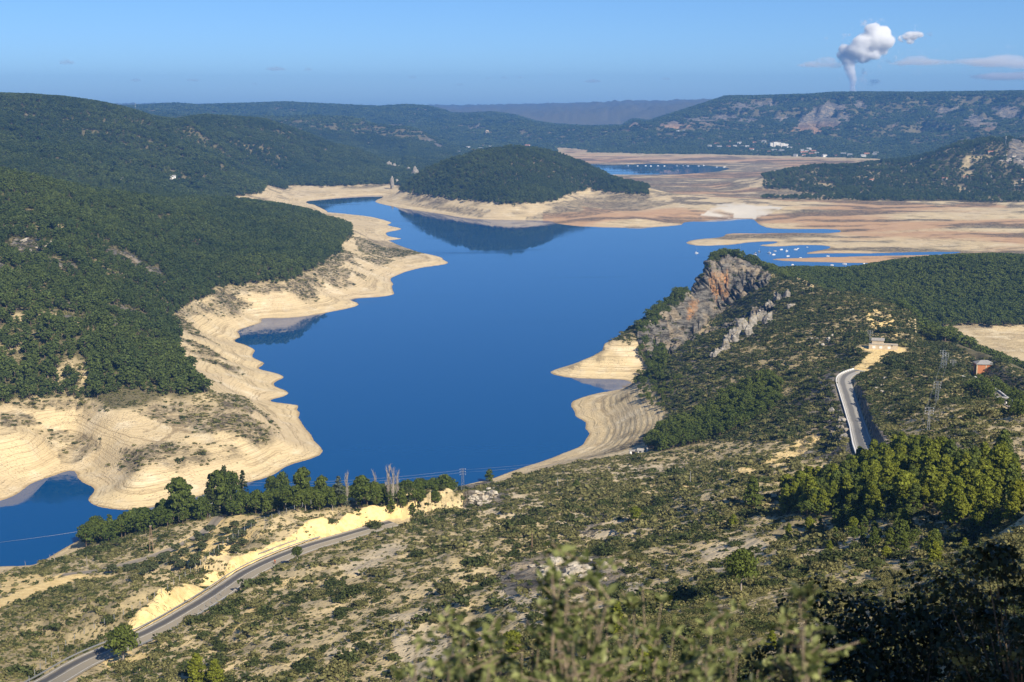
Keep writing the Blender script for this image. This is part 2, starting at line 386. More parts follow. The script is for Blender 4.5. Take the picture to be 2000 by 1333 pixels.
# ------------------------------------------------------------------ roads, tracks and cuttings worked into the ground
def polyline(pts, rmin=20, rmax=18000, smooth_n=3, step=4.0):
    w3 = np.array([at(px, py, rmin, rmax) for px, py in pts])
    seg = np.hypot(*(np.diff(w3[:, :2], axis=0).T)); s = np.concatenate([[0], np.cumsum(seg)])
    n_ = max(int(s[-1] / step), 8); t = np.linspace(0, s[-1], n_)
    c = np.stack([np.interp(t, s, w3[:, i]) for i in range(3)], 1)
    for _ in range(smooth_n * 4):
        c[1:-1] = 0.25 * c[:-2] + 0.5 * c[1:-1] + 0.25 * c[2:]
    for _ in range(40): c[1:-1, 2] = 0.25 * c[:-2, 2] + 0.5 * c[1:-1, 2] + 0.25 * c[2:, 2]
    return c
def line_field(c, reach):
    """for vertices within reach: distance to the line, side (+1 right of travel), height of the line, fraction along"""
    x0, y0 = c[:, 0].min() - reach, c[:, 1].min() - reach; x1, y1 = c[:, 0].max() + reach, c[:, 1].max() + reach
    mm = (GX > x0) & (GX < x1) & (GY > y0) & (GY < y1)
    X, Y = GX[mm], GY[mm]
    best = np.full(X.shape, 1e9); side = np.zeros(X.shape); zz = np.zeros(X.shape); fr = np.zeros(X.shape)
    for i in range(len(c) - 1):
        ax, ay, az = c[i]; dx, dy, dz = c[i + 1] - c[i]
        t = np.clip(((X - ax) * dx + (Y - ay) * dy) / (dx * dx + dy * dy + 1e-9), 0, 1)
        ex, ey = X - ax - t * dx, Y - ay - t * dy
        d = np.hypot(ex, ey); b = d < best
        best[b] = d[b]; side[b] = np.sign(dy * ex - dx * ey)[b]; zz[b] = (az + t * dz)[b]; fr[b] = (i + t[b]) / (len(c) - 1)
    return mm, best, side, zz, fr
def carve(c, half, blend, drop=0.0):
    global Z
    mm, d, s, zz, fr = line_field(c, half + blend)
    k = smooth(half + blend, half, d)
    Z[mm] = Z[mm] * (1 - k) + (zz - drop) * k
ROAD_C = polyline([(60,1352),(105,1333),(165,1302),(224,1273),(305,1231),(360,1200),(420,1164.5),(490,1119),(546,1091),(595,1070),(645,1057),(697,1045.5),(735,1032),(770,1022)], 250, 700)
LANE_C = polyline([(432,1006),(425,1010),(410,1030),(387,1045),(350,1065),(312,1082),(250,1102),(200,1112),(172,1119),(120,1124)], 250, 760)
TRACK_C = polyline([(120,1126),(182,1126),(250,1128),(330,1136),(400,1133),(452,1128)], 250, 760)
PALE_C = polyline([(-60,1205),(0,1180),(50,1160),(100,1142),(143,1129)], 250, 700)
SCAR_C = polyline([(455,1227),(490,1200),(530,1162),(560,1135),(592,1110)], 250, 700)
RIDGE_C = polyline([(1700,900),(1688,870),(1678,840),(1666,800),(1654,764),(1647,745),(1650,733),(1663,727),(1680,724)], 450, 900, 2, 3.0)
RIDGE_DIRT_C = polyline([(1680,724),(1692,715),(1705,700),(1722,690),(1745,688)], 450, 980, 2, 3.0)
CUTTRACK_C = polyline([(1300,955),(1400,938),(1460,920),(1520,895),(1590,858)], 400, 800, 2, 4.0)
UP_C = polyline([(1890,738),(1905,743),(1925,755),(1945,770),(1960,783),(1985,800)], 450, 980)
PAD = at(1725, 682, 450, 980)
# far-side cutting of the main road: the ground beyond it stands higher
mm, d, s, zz, fr = line_field(ROAD_C, 75)
fpx = np.interp(fr, np.linspace(0, 1, len(ROAD_C)), to_px(ROAD_C[:, 0], ROAD_C[:, 1], ROAD_C[:, 2])[0])
hb = np.interp(fpx, [290, 320, 360, 425, 448, 460, 500, 560, 600, 700, 800, 850], [0, 3.2, 5.0, 4.4, 0.3, 2.6, 5.0, 2.0, 4.6, 5.6, 5.8, 6])
hb = 1.3 * hb * np.clip(.95 + .8 * fbm(GX[mm], GY[mm], 16, 3, 87), .35, 1.4)
lift = np.where(s < 0, 1, 0) * hb
nzc = fbm(GX[mm], GY[mm], 7, 3, 88)
face = smooth(5.6 + 0.8 * nzc, 11.0 + 1.2 * nzc, d)
Z[mm] += lift * face * smooth(75, 22, d)
CUTM = np.zeros(GX.shape); CUTM[mm] = np.where(s < 0, 1, 0) * smooth(0.6, 1.5, hb) * smooth(4.8, 5.6, d) * smooth(12.0 + 1.5 * nzc, 10.8 + 1.5 * nzc, d)
mm_, d_, s_, zz_, fr_ = mm, d, s, zz, fr
k_ = smooth(11, 5.2, d); k_ = np.where(s < 0, smooth(6.2, 5.2, d), k_)
Z[mm] = Z[mm] * (1 - k_) + (zz - 0.10) * k_
# ridge road: rock cut on the right, drop on the left
mm, d, s, zz, fr = line_field(RIDGE_C, 45)
wallf = smooth(0.02, 0.12, fr) * smooth(0.93, 0.8, fr)
k_ = np.where(s < 0, smooth(14, 4.2, d), smooth(5.6, 4.4, d))
zcut = np.maximum(Z[mm], zz + 4.6 * wallf * smooth(30, 12, d))
Zr = np.where((s > 0), Z[mm] + (zcut - Z[mm]) * smooth(45, 25, d), Z[mm])
Z[mm] = Zr * (1 - k_) + (zz - 0.10) * k_
CUT2 = np.zeros(GX.shape); CUT2[mm] = np.where(s > 0, 1, 0) * wallf * smooth(4.0, 4.6, d) * smooth(9, 7, d)
# rock face and scree left of the ridge road
SCREE = np.zeros(GX.shape); SCREE[mm] = np.where(s < 0, 1, 0) * smooth(4, 6, d) * smooth(34, 18, d) * smooth(0.05, 0.2, fr)
for c, hw, bl, dr in ((LANE_C, 2.6, 3, .08), (TRACK_C, 2.2, 2.5, .02), (PALE_C, 4.0, 4, 0), (RIDGE_DIRT_C, 3.0, 5, 0), (UP_C, 2.4, 3, .08)):
    carve(c, hw, bl, dr)
dp = np.hypot(GX - PAD.x, GY - PAD.y); kp = smooth(30, 15, dp)
Z = Z * (1 - kp) + PAD.z * kp
PXG, PYG = to_px(GX, GY, Z)

# ------------------------------------------------------------------ land cover
def band(c, half, soft=1.0):
    o = np.zeros(GX.shape); mm, d, s, zz, fr = line_field(c, half + soft + 2); o[mm] = smooth(half + soft, half, d); return o
gz0, gz1 = np.gradient(Z, axis=0) / np.gradient(GR, axis=0), np.gradient(Z, axis=1) / (GR * np.gradient(GT, axis=1))
SLOPE = np.hypot(gz0, gz1)
n_cov = fbm(GX, GY, 60, 4, 101); n_cov2 = fbm(GX, GY, 15, 3, 103); n_cov3 = fbm(GX, GY, 240, 3, 105)
FULL = 25 + 2.5 * n_cov + 1.5 * n_cov2
FULL = np.where(NEARM & (GT < px_th(880)), 4.5 + 2 * n_cov2, FULL)
FULL = np.where(NEARM & (GT >= px_th(880)), np.interp(thpx, [880, 1000, 1150, 1240], [8, 12, 18, 20]) + 2.5 * n_cov2, FULL)
FULL = np.where((thpx > 700) & (thpx < 1260) & (GR > 2200) & (GR < 3400), 20.5 + 2 * n_cov2 + n_cov, FULL)
FULL = np.where((thpx > 1480) & (GR > 2800) & (GR < 4600), 9.5 + 2.0 * n_cov + n_cov2, FULL)
FULL = np.where(GR > 4600, 9 + 3 * n_cov, FULL)
FULL = np.where((~NEARM) & (thpx > 1380) & (GR < 1640), 9 + 1.5 * n_cov2, FULL)
FULL = np.where((thpx < 930) & (GR > 3050) & (GR < 4600), np.interp(thpx, [800, 900], [13, 9]) + 2 * n_cov2, FULL)
BARE = smooth(1.0, -1.0, Z - FULL)
BARE = np.where((thpx < 790) & (~NEARM) & (GR < 5000), BARE * smooth(480, 380, SD), BARE)
PALE = np.maximum.reduce([CUTM * np.clip(1.0 + 1.1 * fbm(GX, GY, 9, 3, 89), .0, 1), band(TRACK_C, 2.0), band(PALE_C, 3.6), 0.8 * band(SCAR_C, 2.0, 3) * smooth(-0.5, 0.3, n_cov2), band(RIDGE_DIRT_C, 3.5, 3), smooth(17, 11, dp) * 0.7, .85 * band(CUTTRACK_C, 2.2, 2.5)])
for pts, r0, r1, a in (
    ([(0,1119),(60,1121),(115,1126),(120,1136),(60,1152),(0,1162)], 250, 700, 1), ([(190,1285),(235,1272),(300,1276),(280,1296),(215,1306)], 250, 600, .9),
    ([(330,1070),(420,1020),(470,1005),(520,1010),(512,1050),(440,1085),(380,1112),(330,1108),(310,1092)], 250, 760, .85),
    ([(1500,905),(1530,878),(1588,843),(1598,868),(1560,892),(1512,913)], 400, 800, 1), ([(1440,925),(1500,900),(1505,915),(1450,938)], 450, 760, .8),
    ([(1690,600),(1745,615),(1755,655),(1715,650),(1688,630)], 700, 1100, .8)):
    PALE = np.maximum(PALE, poly_mask(pts, r0, r1) * a * (0.75 + 0.5 * np.clip(n_cov2, -.5, .5)))
ROCK = np.zeros(GX.shape)
ROCKP = [([(1240,655),(1300,605),(1350,560),(1385,515),(1420,505),(1470,518),(1505,540),(1500,560),(1470,570),(1420,600),(1370,640),(1330,690),(1280,715),(1255,690)], 900, 1245, 1.0),
    ([(1300,700),(1360,660),(1440,640),(1500,600),(1530,610),(1490,650),(1420,690),(1350,710)], 800, 1245, .8),
    ([(870,980),(900,950),(960,938),(1000,955),(990,985),(930,1000)], 450, 800, .7), ([(960,1130),(1010,1090),(1080,1075),(1170,1080),(1230,1110),(1220,1150),(1120,1150),(990,1165)], 200, 500, .75),
    ([(1110,1040),(1160,1000),(1190,1005),(1160,1050)], 200, 600, .7), ([(1580,800),(1640,760),(1680,860),(1690,890),(1600,880)], 400, 800, .7),
    ([(1240,900),(1330,890),(1350,930),(1250,940)], 400, 800, .45), ([(1560,640),(1640,650),(1680,690),(1600,690)], 600, 1000, .45)]
for pts, r0, r1, a in ROCKP: ROCK = np.maximum(ROCK, poly_mask(pts, r0, r1) * a)
ROCK = np.maximum(ROCK * (0.85 + 0.5 * n_cov2), np.clip(SCREE * 0.8, 0, 1))
ROCK = np.maximum(ROCK, CUT2)
leftrock = (~NEARM) & (thpx < 760) & (GR > 800) & (GR < 4600) & (Z > 26)
ROCK = np.where(leftrock, np.maximum(ROCK, smooth(0.34, 0.56, fbm(GX, GY, 110, 4, 111, 0.6)) * 0.9), ROCK)
ROCK = np.where(leftrock & (thpx < 330) & (GR < 1350) & (GR > 960), np.maximum(ROCK, smooth(0.0, 0.3, n_cov) * 0.7), ROCK)
mesar = (GR > 5300) & (thpx > 1150)
MESA_SCARS = [[(1212,248),(1235,230),(1275,227),(1268,240),(1225,250)], [(1272,252),(1290,240),(1340,231),(1415,225),(1455,227),(1400,241),(1340,251)], [(1540,257),(1560,235),(1590,213),(1612,202),(1652,204),(1662,230),(1645,247),(1600,257)],
 [(1665,200),(1692,194),(1692,212),(1670,216)], [(1822,232),(1835,210),(1860,204),(1892,205),(1850,230)], [(1872,242),(1900,221),(1952,240),(1942,260),(1900,252)], [(1928,207),(1990,211),(2003,237),(1960,236)], [(1728,252),(1760,234),(1764,248),(1735,254)],
 [(1410,205),(1500,195),(1545,200),(1500,212),(1430,214)], [(1500,232),(1540,222),(1560,228),(1520,240)], [(1440,236),(1480,228),(1490,236),(1450,244)]]
MS = np.zeros(GX.shape)
for pts in MESA_SCARS: MS = np.maximum(MS, poly_mask(pts, 5200, 7600))
ROCK = np.where(mesar, MS * np.clip(0.78 + 0.9 * fbm(GX, Z * 2.0, 90, 4, 115), 0, 1), ROCK)
fh = (GR > 4600) & (~mesar)
ROCK = np.where(fh, np.maximum(ROCK, smooth(0.2, 0.5, SLOPE + 0.5 * n_cov) * 0.6 * smooth(-0.1, 0.3, n_cov3)), ROCK)
conical = (thpx > 1900) & (GR > 3000) & (GR < 3800)
ROCK = np.where(conical, np.maximum(ROCK, smooth(1925, 1960, thpx) * smooth(55, 66, Z) * (0.8 + n_cov2)), ROCK)
ROCK = np.clip(ROCK, 0, 1)
RED = np.maximum(poly_mask([(1388,538),(1422,532),(1428,580),(1392,592)], 900, 1256) * 1.0, poly_mask([(1345,590),(1362,588),(1350,628),(1336,632)], 900, 1256) * .7)
RED = np.where(mesar, smooth(120, 70, Z) * smooth(20, 40, Z) * 0.8, RED)
RED = np.where((GR > 4600) & (Z < 14), 0.6, RED)
RED = np.where(flatw > .3, np.maximum(RED, 0.95 * smooth(-.08, .22, fbm(GX * .5, GY, 210, 3, 123) + .1 * smooth(.1, .3, GT))), RED)
DARK = smooth(0.05, 0.30, n_cov + 0.5 * n_cov3) * smooth(5, 11, Z)
st1 = fbm(GX * 0.30, GY, 75, 4, 121, .6); st2 = fbm(GX * .25, GY, 260, 3, 122)
DARK = np.where(flatw > 0.3, smooth(-0.05, 0.13, st1 + 0.7 * st2), DARK)
DARK = np.where((thpx > 1150) & (GR > 2950) & (GR < 4400) & (Z < 12), np.maximum(DARK, 0.95 * smooth(-0.45, -0.05, n_cov + st1)), DARK)
for pts in ([(170,762),(420,768),(480,775),(502,800),(455,838),(330,832),(250,800)], [(0,765),(200,768),(240,800),(60,800),(0,790)], [(0,805),(60,812),(80,830),(0,835)], [(90,840),(180,850),(200,862),(110,860)], [(110,880),(170,855),(200,870),(150,905),(120,905)],
    [(230,880),(300,870),(330,895),(270,915)], [(400,555),(520,545),(620,545),(560,570),(420,575)], [(600,525),(690,525),(680,545),(600,550)], [(280,610),(400,590),(480,600),(330,625)], [(690,462),(770,475),(830,495),(760,505),(700,490)],
    [(560,480),(660,475),(690,500),(640,540)], [(800,398),(900,405),(960,412),(940,425),(830,405)], [(1060,400),(1160,385),(1250,390),(1330,395),(1250,412),(1120,415)], [(1020,430),(1100,400),(1200,415),(1130,425)]):
    DARK = np.maximum(DARK, poly_mask(pts, 600, 3200) * np.clip(.75 + .8 * n_cov2, 0, 1))
DARK = DARK * BARE
WHITE = poly_mask([(1370,420),(1400,400),(1440,396),(1530,405),(1500,420),(1470,428),(1425,428)], 2200, 2900) * smooth(-.3, .1, n_cov) + poly_mask([(1430,405),(1475,402),(1478,428),(1432,428)], 2200, 2900)
WHITE = np.clip(WHITE, 0, 1)
DARK = DARK * (1 - WHITE)
SCR = np.zeros(GX.shape)
for pts, r0, r1 in (([(960,1165),(1010,1095),(1100,1075),(1240,1095),(1260,1150),(1180,1200),(1120,1260),(1060,1240),(1000,1200)], 150, 520), ([(1360,1080),(1420,1050),(1500,1055),(1490,1085),(1400,1120)], 150, 480), ([(1580,1060),(1700,1030),(1760,1040),(1640,1085),(1560,1110)], 120, 450), ([(650,1105),(760,1060),(810,1065),(700,1130)], 250, 600),
    ([(860,990),(1000,960),(1100,985),(1000,1012)], 350, 800), ([(1180,910),(1350,905),(1330,940),(1200,940)], 350, 800), ([(1050,1010),(1200,1000),(1280,1030),(1150,1060)], 250, 600), ([(760,1200),(860,1190),(900,1300),(780,1330)], 150, 450)  ):
    SCR = np.maximum(SCR, poly_mask(pts, r0, r1) * 1.0)
for _ in range(4): SCR[1:-1, 1:-1] = (SCR[:-2, 1:-1] + SCR[2:, 1:-1] + SCR[1:-1, :-2] + SCR[1:-1, 2:] + SCR[1:-1, 1:-1]) / 5
SCR = smooth(.22, .55, SCR * .8 + .6 * n_cov2 + .4 * n_cov)
SCR = np.where(NEARM, SCR, 0)
WHITE = np.maximum(WHITE, SCR)
TREE = np.zeros(GX.shape); SHRUB = np.zeros(GX.shape)
A_ = (~NEARM) & (thpx < np.where(GR > 3300, 900, 790)) & (GR < 5300); ISL = (thpx > 735) & (thpx < 1260) & (GR > 2350) & (GR < 3450)
veg = (1 - BARE) * (1 - smooth(0.25, 0.7, ROCK))
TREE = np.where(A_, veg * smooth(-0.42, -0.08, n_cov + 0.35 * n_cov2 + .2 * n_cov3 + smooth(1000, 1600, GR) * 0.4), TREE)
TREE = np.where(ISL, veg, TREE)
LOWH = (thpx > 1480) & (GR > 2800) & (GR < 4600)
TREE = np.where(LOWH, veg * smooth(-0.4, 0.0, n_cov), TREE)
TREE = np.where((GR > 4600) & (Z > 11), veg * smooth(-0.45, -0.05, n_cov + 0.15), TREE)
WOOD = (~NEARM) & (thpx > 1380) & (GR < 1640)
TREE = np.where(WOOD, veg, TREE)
TREE = np.where(mesar, veg * 0.9, TREE)
backslope = WOOD & (GR < crest[None] + np.interp(thpx, [1400, 1480, 1560, 1700, 1800, 2000], [0, 20, 45, 90, 130, 150])) & (thpx > 1470)
TREE = np.where(backslope, 0, TREE)
SHRUB = np.where(NEARM | backslope, (1 - .6 * SCR) * (1 - PALE) * (1 - 0.75 * ROCK) * (1 - BARE), 0)
LOWL = poly_mask([(0,1165),(120,1150),(330,1140),(420,1135),(310,1215),(200,1270),(60,1345),(0,1345)], 250, 620) * (1 - PALE)
GROVE = np.zeros(GX.shape)
GROVES = [([(1530,970),(1640,935),(1700,905),(1760,885),(1850,905),(1960,905),(1995,960),(1985,1020),(1900,1060),(1850,1010),(1780,1005),(1700,1015),(1600,1015),(1530,1005)], 150, 520, 1.0),
  ([(1290,845),(1350,820),(1400,800),(1440,765),(1500,735),(1530,775),(1500,805),(1450,835),(1400,855),(1350,870),(1290,882),(1262,875)], 500, 1000, .8),
  ([(160,1056),(185,1042),(230,1024),(300,1010),(400,1000),(480,995),(560,992),(640,988),(740,984),(840,974),(875,964),(882,976),(840,989),(760,993),(680,996),(600,1000),(520,1005),(440,1011),(400,1016),(330,1028),(260,1044),(200,1064),(165,1068)], 400, 760, 1.0),
  ([(1240,690),(1262,662),(1300,690),(1300,730),(1275,735)], 700, 1245, .7), ([(1240,655),(1275,615),(1330,570),(1390,520),(1395,530),(1340,585),(1290,630),(1262,660)], 900, 1245, .9),
  ([(1880,760),(1960,740),(1998,770),(2000,830),(1960,800)], 450, 900, .5), ([(1560,1020),(1760,1010),(1840,1090),(1700,1080)], 150, 480, .18), ([(1240,730),(1330,740),(1300,800),(1250,790)], 500, 1100, .3)]
for pts, r0, r1, a in GROVES: GROVE = np.maximum(GROVE, poly_mask(pts, r0, r1) * a)
GROVE = np.where(NEARM, GROVE, 0) * (1 - smooth(.3, .6, PALE)) * (SD > 1.5)
roadk = np.maximum.reduce([band(ROAD_C, 6.5), band(LANE_C, 3.2), band(RIDGE_C, 6.0), band(UP_C, 3.2), smooth(20, 14, dp)])
GROVE *= 1 - roadk; SHRUB *= 1 - roadk; TREE *= 1 - roadk
SHRUB2 = np.where((~NEARM) & (GR < 1900) & (SD > 6), np.maximum(DARK * .55, (1 - BARE) * .6), 0)
print('cover', round(time.time() - T0, 1))
# ------------------------------------------------------------------ materials
def mat(name):
    m_ = bpy.data.materials.new(name); m_.use_nodes = True
    nt = m_.node_tree; return m_, nt, nt.nodes, nt.links, nt.nodes['Principled BSDF']
def N(ns, typ, **kw):
    n_ = ns.new(typ)
    for k_, v_ in kw.items():
        if hasattr(n_, k_): setattr(n_, k_, v_)
        else: n_.inputs[k_.replace('_', ' ')].default_value = v_
    return n_
def mixc(ns, ls, fac, a, b, mode='MIX'):
    n_ = ns.new('ShaderNodeMix'); n_.data_type = 'RGBA'; n_.blend_type = mode
    for sock, v in ((n_.inputs[0], fac), (n_.inputs[6], a), (n_.inputs[7], b)):
        if isinstance(v, bpy.types.NodeSocket): ls.new(v, sock)
        elif isinstance(v, (int, float)): sock.default_value = v
        else: sock.default_value = (*v, 1)
    return n_.outputs[2]
def mth(ns, ls, op, *a, clamp=False):
    n_ = ns.new('ShaderNodeMath'); n_.operation = op; n_.use_clamp = clamp
    for i, v in enumerate(a):
        if isinstance(v, bpy.types.NodeSocket): ls.new(v, n_.inputs[i])
        else: n_.inputs[i].default_value = v
    return n_.outputs[0]
def ramp(ns, ls, v, lo, hi):
    n_ = ns.new('ShaderNodeMapRange'); n_.interpolation_type = 'SMOOTHSTEP'
    ls.new(v, n_.inputs[0]); n_.inputs[1].default_value = lo; n_.inputs[2].default_value = hi
    return n_.outputs[0]
def noise(ns, ls, vec, scale, detail=4, rough=0.55, dist=0.0):
    n_ = ns.new('ShaderNodeTexNoise'); n_.inputs['Scale'].default_value = scale; n_.inputs['Detail'].default_value = detail
    n_.inputs['Roughness'].default_value = rough; n_.inputs['Distortion'].default_value = dist
    ls.new(vec, n_.inputs['Vector']); return n_.outputs[0]
def terrain_material():
    m_, nt, ns, ls, b = mat('ground')
    geo = ns.new('ShaderNodeNewGeometry'); pos = geo.outputs['Position']
    at_ = {}
    for a in ('bare', 'rock', 'pale', 'dark', 'red', 'wood', 'white'):
        n_ = ns.new('ShaderNodeAttribute'); n_.attribute_name = a; at_[a] = n_.outputs['Fac']
    n1 = noise(ns, ls, pos, 0.35, 5, 0.6); n2 = noise(ns, ls, pos, 0.06, 5, 0.6); n3 = noise(ns, ls, pos, 0.012, 4, 0.55); n4 = noise(ns, ls, pos, 1.2, 4, 0.65)
    # hill ground: pale soil, stones, dry grass and litter
    soil = mixc(ns, ls, ramp(ns, ls, n1, .35, .65), (.62, .49, .27), (.50, .40, .23))
    soil = mixc(ns, ls, mth(ns, ls, 'MULTIPLY', ramp(ns, ls, n2, .50, .70), .65), soil, (.19, .155, .08))
    soil = mixc(ns, ls, mth(ns, ls, 'MULTIPLY', ramp(ns, ls, n4, .5, .78), .4), soil, (.10, .09, .045))
    def specks(scale, lo, hi):
        vo = ns.new('ShaderNodeTexVoronoi'); vo.inputs['Scale'].default_value = scale; vo.inputs['Randomness'].default_value = 1.0
        ls.new(pos, vo.inputs['Vector']); return ramp(ns, ls, vo.outputs['Distance'], hi, lo)
    sp1 = specks(.75, .18, .42); sp2 = specks(1.9, .20, .40)
    soil = mixc(ns, ls, mth(ns, ls, 'MULTIPLY', at_['white'], .8), soil, (.62, .51, .34))
    tuft = mth(ns, ls, 'MULTIPLY', sp1, ramp(ns, ls, noise(ns, ls, pos, .09, 4, .6), .40, .56))
    soil = mixc(ns, ls, mth(ns, ls, 'MULTIPLY', tuft, .85), soil, (.11, .105, .045))
    soil = mixc(ns, ls, mth(ns, ls, 'MULTIPLY', sp2, mth(ns, ls, 'MULTIPLY', ramp(ns, ls, n2, .35, .6), .55)), soil, (.17, .14, .075))
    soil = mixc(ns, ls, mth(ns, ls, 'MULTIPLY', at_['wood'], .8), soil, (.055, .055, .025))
    # drawdown zone: beige silt with strand lines that follow the height
    sep = ns.new('ShaderNodeSeparateXYZ'); ls.new(pos, sep.inputs[0]); zz_ = sep.outputs[2]
    zd = mth(ns, ls, 'ADD', zz_, mth(ns, ls, 'MULTIPLY', n2, 2.2))
    comb = ns.new('ShaderNodeCombineXYZ'); ls.new(mth(ns, ls, 'MULTIPLY', zd, 1.0), comb.inputs[0])
    ls.new(mth(ns, ls, 'MULTIPLY', n3, 2.0), comb.inputs[1])
    bands = noise(ns, ls, comb.outputs[0], 1.9, 4, 0.7)
    silt = mixc(ns, ls, ramp(ns, ls, n3, .38, .62), (.66, .52, .295), (.61, .48, .285))
    silt = mixc(ns, ls, mth(ns, ls, 'MULTIPLY', ramp(ns, ls, n2, .48, .72), .6), silt, (.76, .66, .47))
    silt = mixc(ns, ls, mth(ns, ls, 'MULTIPLY', ramp(ns, ls, bands, .50, .64), .75), silt, (.30, .22, .12))
    silt = mixc(ns, ls, mth(ns, ls, 'MULTIPLY', at_['red'], .7), silt, (.50, .27, .13))
    n5 = noise(ns, ls, pos, .16, 6, .72, 1.0)
    wet = ramp(ns, ls, mth(ns, ls, 'ADD', zz_, mth(ns, ls, 'MULTIPLY', n2, .4)), .75, .25)
    dk = mth(ns, ls, 'MULTIPLY', at_['dark'], mth(ns, ls, 'ADD', .42, mth(ns, ls, 'MULTIPLY', ramp(ns, ls, n5, .38, .60), .58)), clamp=True)
    silt = mixc(ns, ls, at_['white'], silt, (.66, .60, .49))
    silt = mixc(ns, ls, dk, silt, (.095, .080, .052))
    silt = mixc(ns, ls, mth(ns, ls, 'MULTIPLY', ramp(ns, ls, noise(ns, ls, pos, .5, 5, .7), .60, .72), ramp(ns, ls, zz_, 5.0, 16.0)), silt, (.14, .11, .06))
    silt = mixc(ns, ls, mth(ns, ls, 'MULTIPLY', wet, .6), silt, (.30, .21, .10))
    # limestone
    mp = ns.new('ShaderNodeMapping'); ls.new(pos, mp.inputs[0]); mp.inputs['Rotation'].default_value = (.5, .35, .2); mp.inputs['Scale'].default_value = (.12, .12, .55)
    r1 = noise(ns, ls, mp.outputs[0], 1.0, 6, .65, .6)
    rock = mixc(ns, ls, ramp(ns, ls, r1, .35, .62), (.045, .042, .037), (.215, .20, .172))
    rock = mixc(ns, ls, mth(ns, ls, 'MULTIPLY', ramp(ns, ls, n2, .45, .65), .5), rock, (.50, .39, .25))
    rock = mixc(ns, ls, mth(ns, ls, 'MULTIPLY', at_['red'], ramp(ns, ls, n1, .36, .55)), rock, (.55, .27, .10))
    pale = mixc(ns, ls, ramp(ns, ls, n1, .40, .66), (.80, .61, .29), (.66, .48, .21))
    pale = mixc(ns, ls, mth(ns, ls, 'MULTIPLY', ramp(ns, ls, n4, .56, .70), .45), pale, (.34, .25, .12))
    c = mixc(ns, ls, at_['bare'], soil, silt)
    rk = ramp(ns, ls, mth(ns, ls, 'ADD', at_['rock'], mth(ns, ls, 'MULTIPLY', mth(ns, ls, 'SUBTRACT', n5, .5), .9)), .35, .60)
    c = mixc(ns, ls, rk, c, rock)
    c = mixc(ns, ls, ramp(ns, ls, mth(ns, ls, 'ADD', at_['pale'], mth(ns, ls, 'MULTIPLY', mth(ns, ls, 'SUBTRACT', n1, .5), .5)), .40, .60), c, pale)
    ls.new(c, b.inputs['Base Color']); b.inputs['Roughness'].default_value = .95; b.inputs['Specular IOR Level'].default_value = .15
    bump = ns.new('ShaderNodeBump'); bump.inputs['Strength'].default_value = .9; bump.inputs['Distance'].default_value = 1.0
    hsum = mth(ns, ls, 'ADD', mth(ns, ls, 'ADD', mth(ns, ls, 'MULTIPLY', tuft, .4), mth(ns, ls, 'MULTIPLY', n1, .5)), mth(ns, ls, 'MULTIPLY', bands, mth(ns, ls, 'MULTIPLY', at_['bare'], .45)))
    hsum = mth(ns, ls, 'ADD', hsum, mth(ns, ls, 'MULTIPLY', r1, mth(ns, ls, 'MULTIPLY', rk, 4.0)))
    ls.new(hsum, bump.inputs['Height']); ls.new(bump.outputs[0], b.inputs['Normal'])
    return m_
GROUND = terrain_material()
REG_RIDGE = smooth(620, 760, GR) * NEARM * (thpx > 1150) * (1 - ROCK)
# ------------------------------------------------------------------ the terrain, one mesh per landform
REG = np.full(GX.shape, 3)                                  # 3 dry lake bed and lake floor
REG[(GR > 4600) & (Z > 8)] = 8
REG[(GR > 10500)] = 9
REG[mesar & (Z > 8) & (GR < 10500)] = 7
REG[LOWH & (Z > 7)] = 6
REG[ISL & (Z > 1)] = 5
REG[A_ & (Z > 0)] = 4
REG[WOOD & (Z > 2)] = 2
REG[NEARM & (Z > -1)] = 0
REG[NEARM & (Z > -1) & (GR > np.interp(thpx, [1070, 1240, 1500, 1700, 2000], [860, 740, 660, 585, 480])) & (thpx > 1070)] = 1
NAMES = {0: 'hillside', 1: 'cliff_ridge', 2: 'wooded_ridge', 3: 'lake_bed', 4: 'forested_hills', 5: 'peninsula_hill', 6: 'low_hill', 7: 'mesa', 8: 'far_hills', 9: 'far_plateau'}
verts = np.stack([GX.ravel(), GY.ravel(), Z.ravel()], 1)
i_ = np.arange(NR - 1)[:, None] * NT + np.arange(NT - 1)[None]
faces = np.stack([i_, i_ + 1, i_ + NT + 1, i_ + NT], -1).reshape(-1, 4)
freg = REG[:-1, :-1].ravel()
fz = np.max(Z.ravel()[faces], 1)
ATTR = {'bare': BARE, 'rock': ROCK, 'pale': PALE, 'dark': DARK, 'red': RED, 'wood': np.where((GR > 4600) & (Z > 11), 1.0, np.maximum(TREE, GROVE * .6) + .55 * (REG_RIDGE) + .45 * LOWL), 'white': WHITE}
def build_mesh(name, v, f, smooth_=True):
    me = bpy.data.meshes.new(name)
    me.vertices.add(len(v)); me.vertices.foreach_set('co', np.ascontiguousarray(v, dtype=np.float32).ravel())
    k = f.shape[1]
    me.loops.add(f.size); me.loops.foreach_set('vertex_index', f.ravel().astype(np.int32))
    me.polygons.add(len(f)); me.polygons.foreach_set('loop_start', np.arange(0, f.size, k, dtype=np.int32))
    if smooth_: me.polygons.foreach_set('use_smooth', np.ones(len(f), bool))
    me.update(calc_edges=True); return me
for rid, nm in NAMES.items():
    f = faces[(freg == rid) & (fz > -12)]
    if len(f) == 0: continue
    used, inv = np.unique(f, return_inverse=True)
    me = build_mesh(nm, verts[used], inv.reshape(f.shape))
    for an, arr in ATTR.items():
        a = me.attributes.new(an, 'FLOAT', 'POINT'); a.data.foreach_set('value', arr.ravel()[used].astype(np.float32))
    o = bpy.data.objects.new(nm, me); col.objects.link(o); o['kind'] = 'structure'; me.materials.append(GROUND)
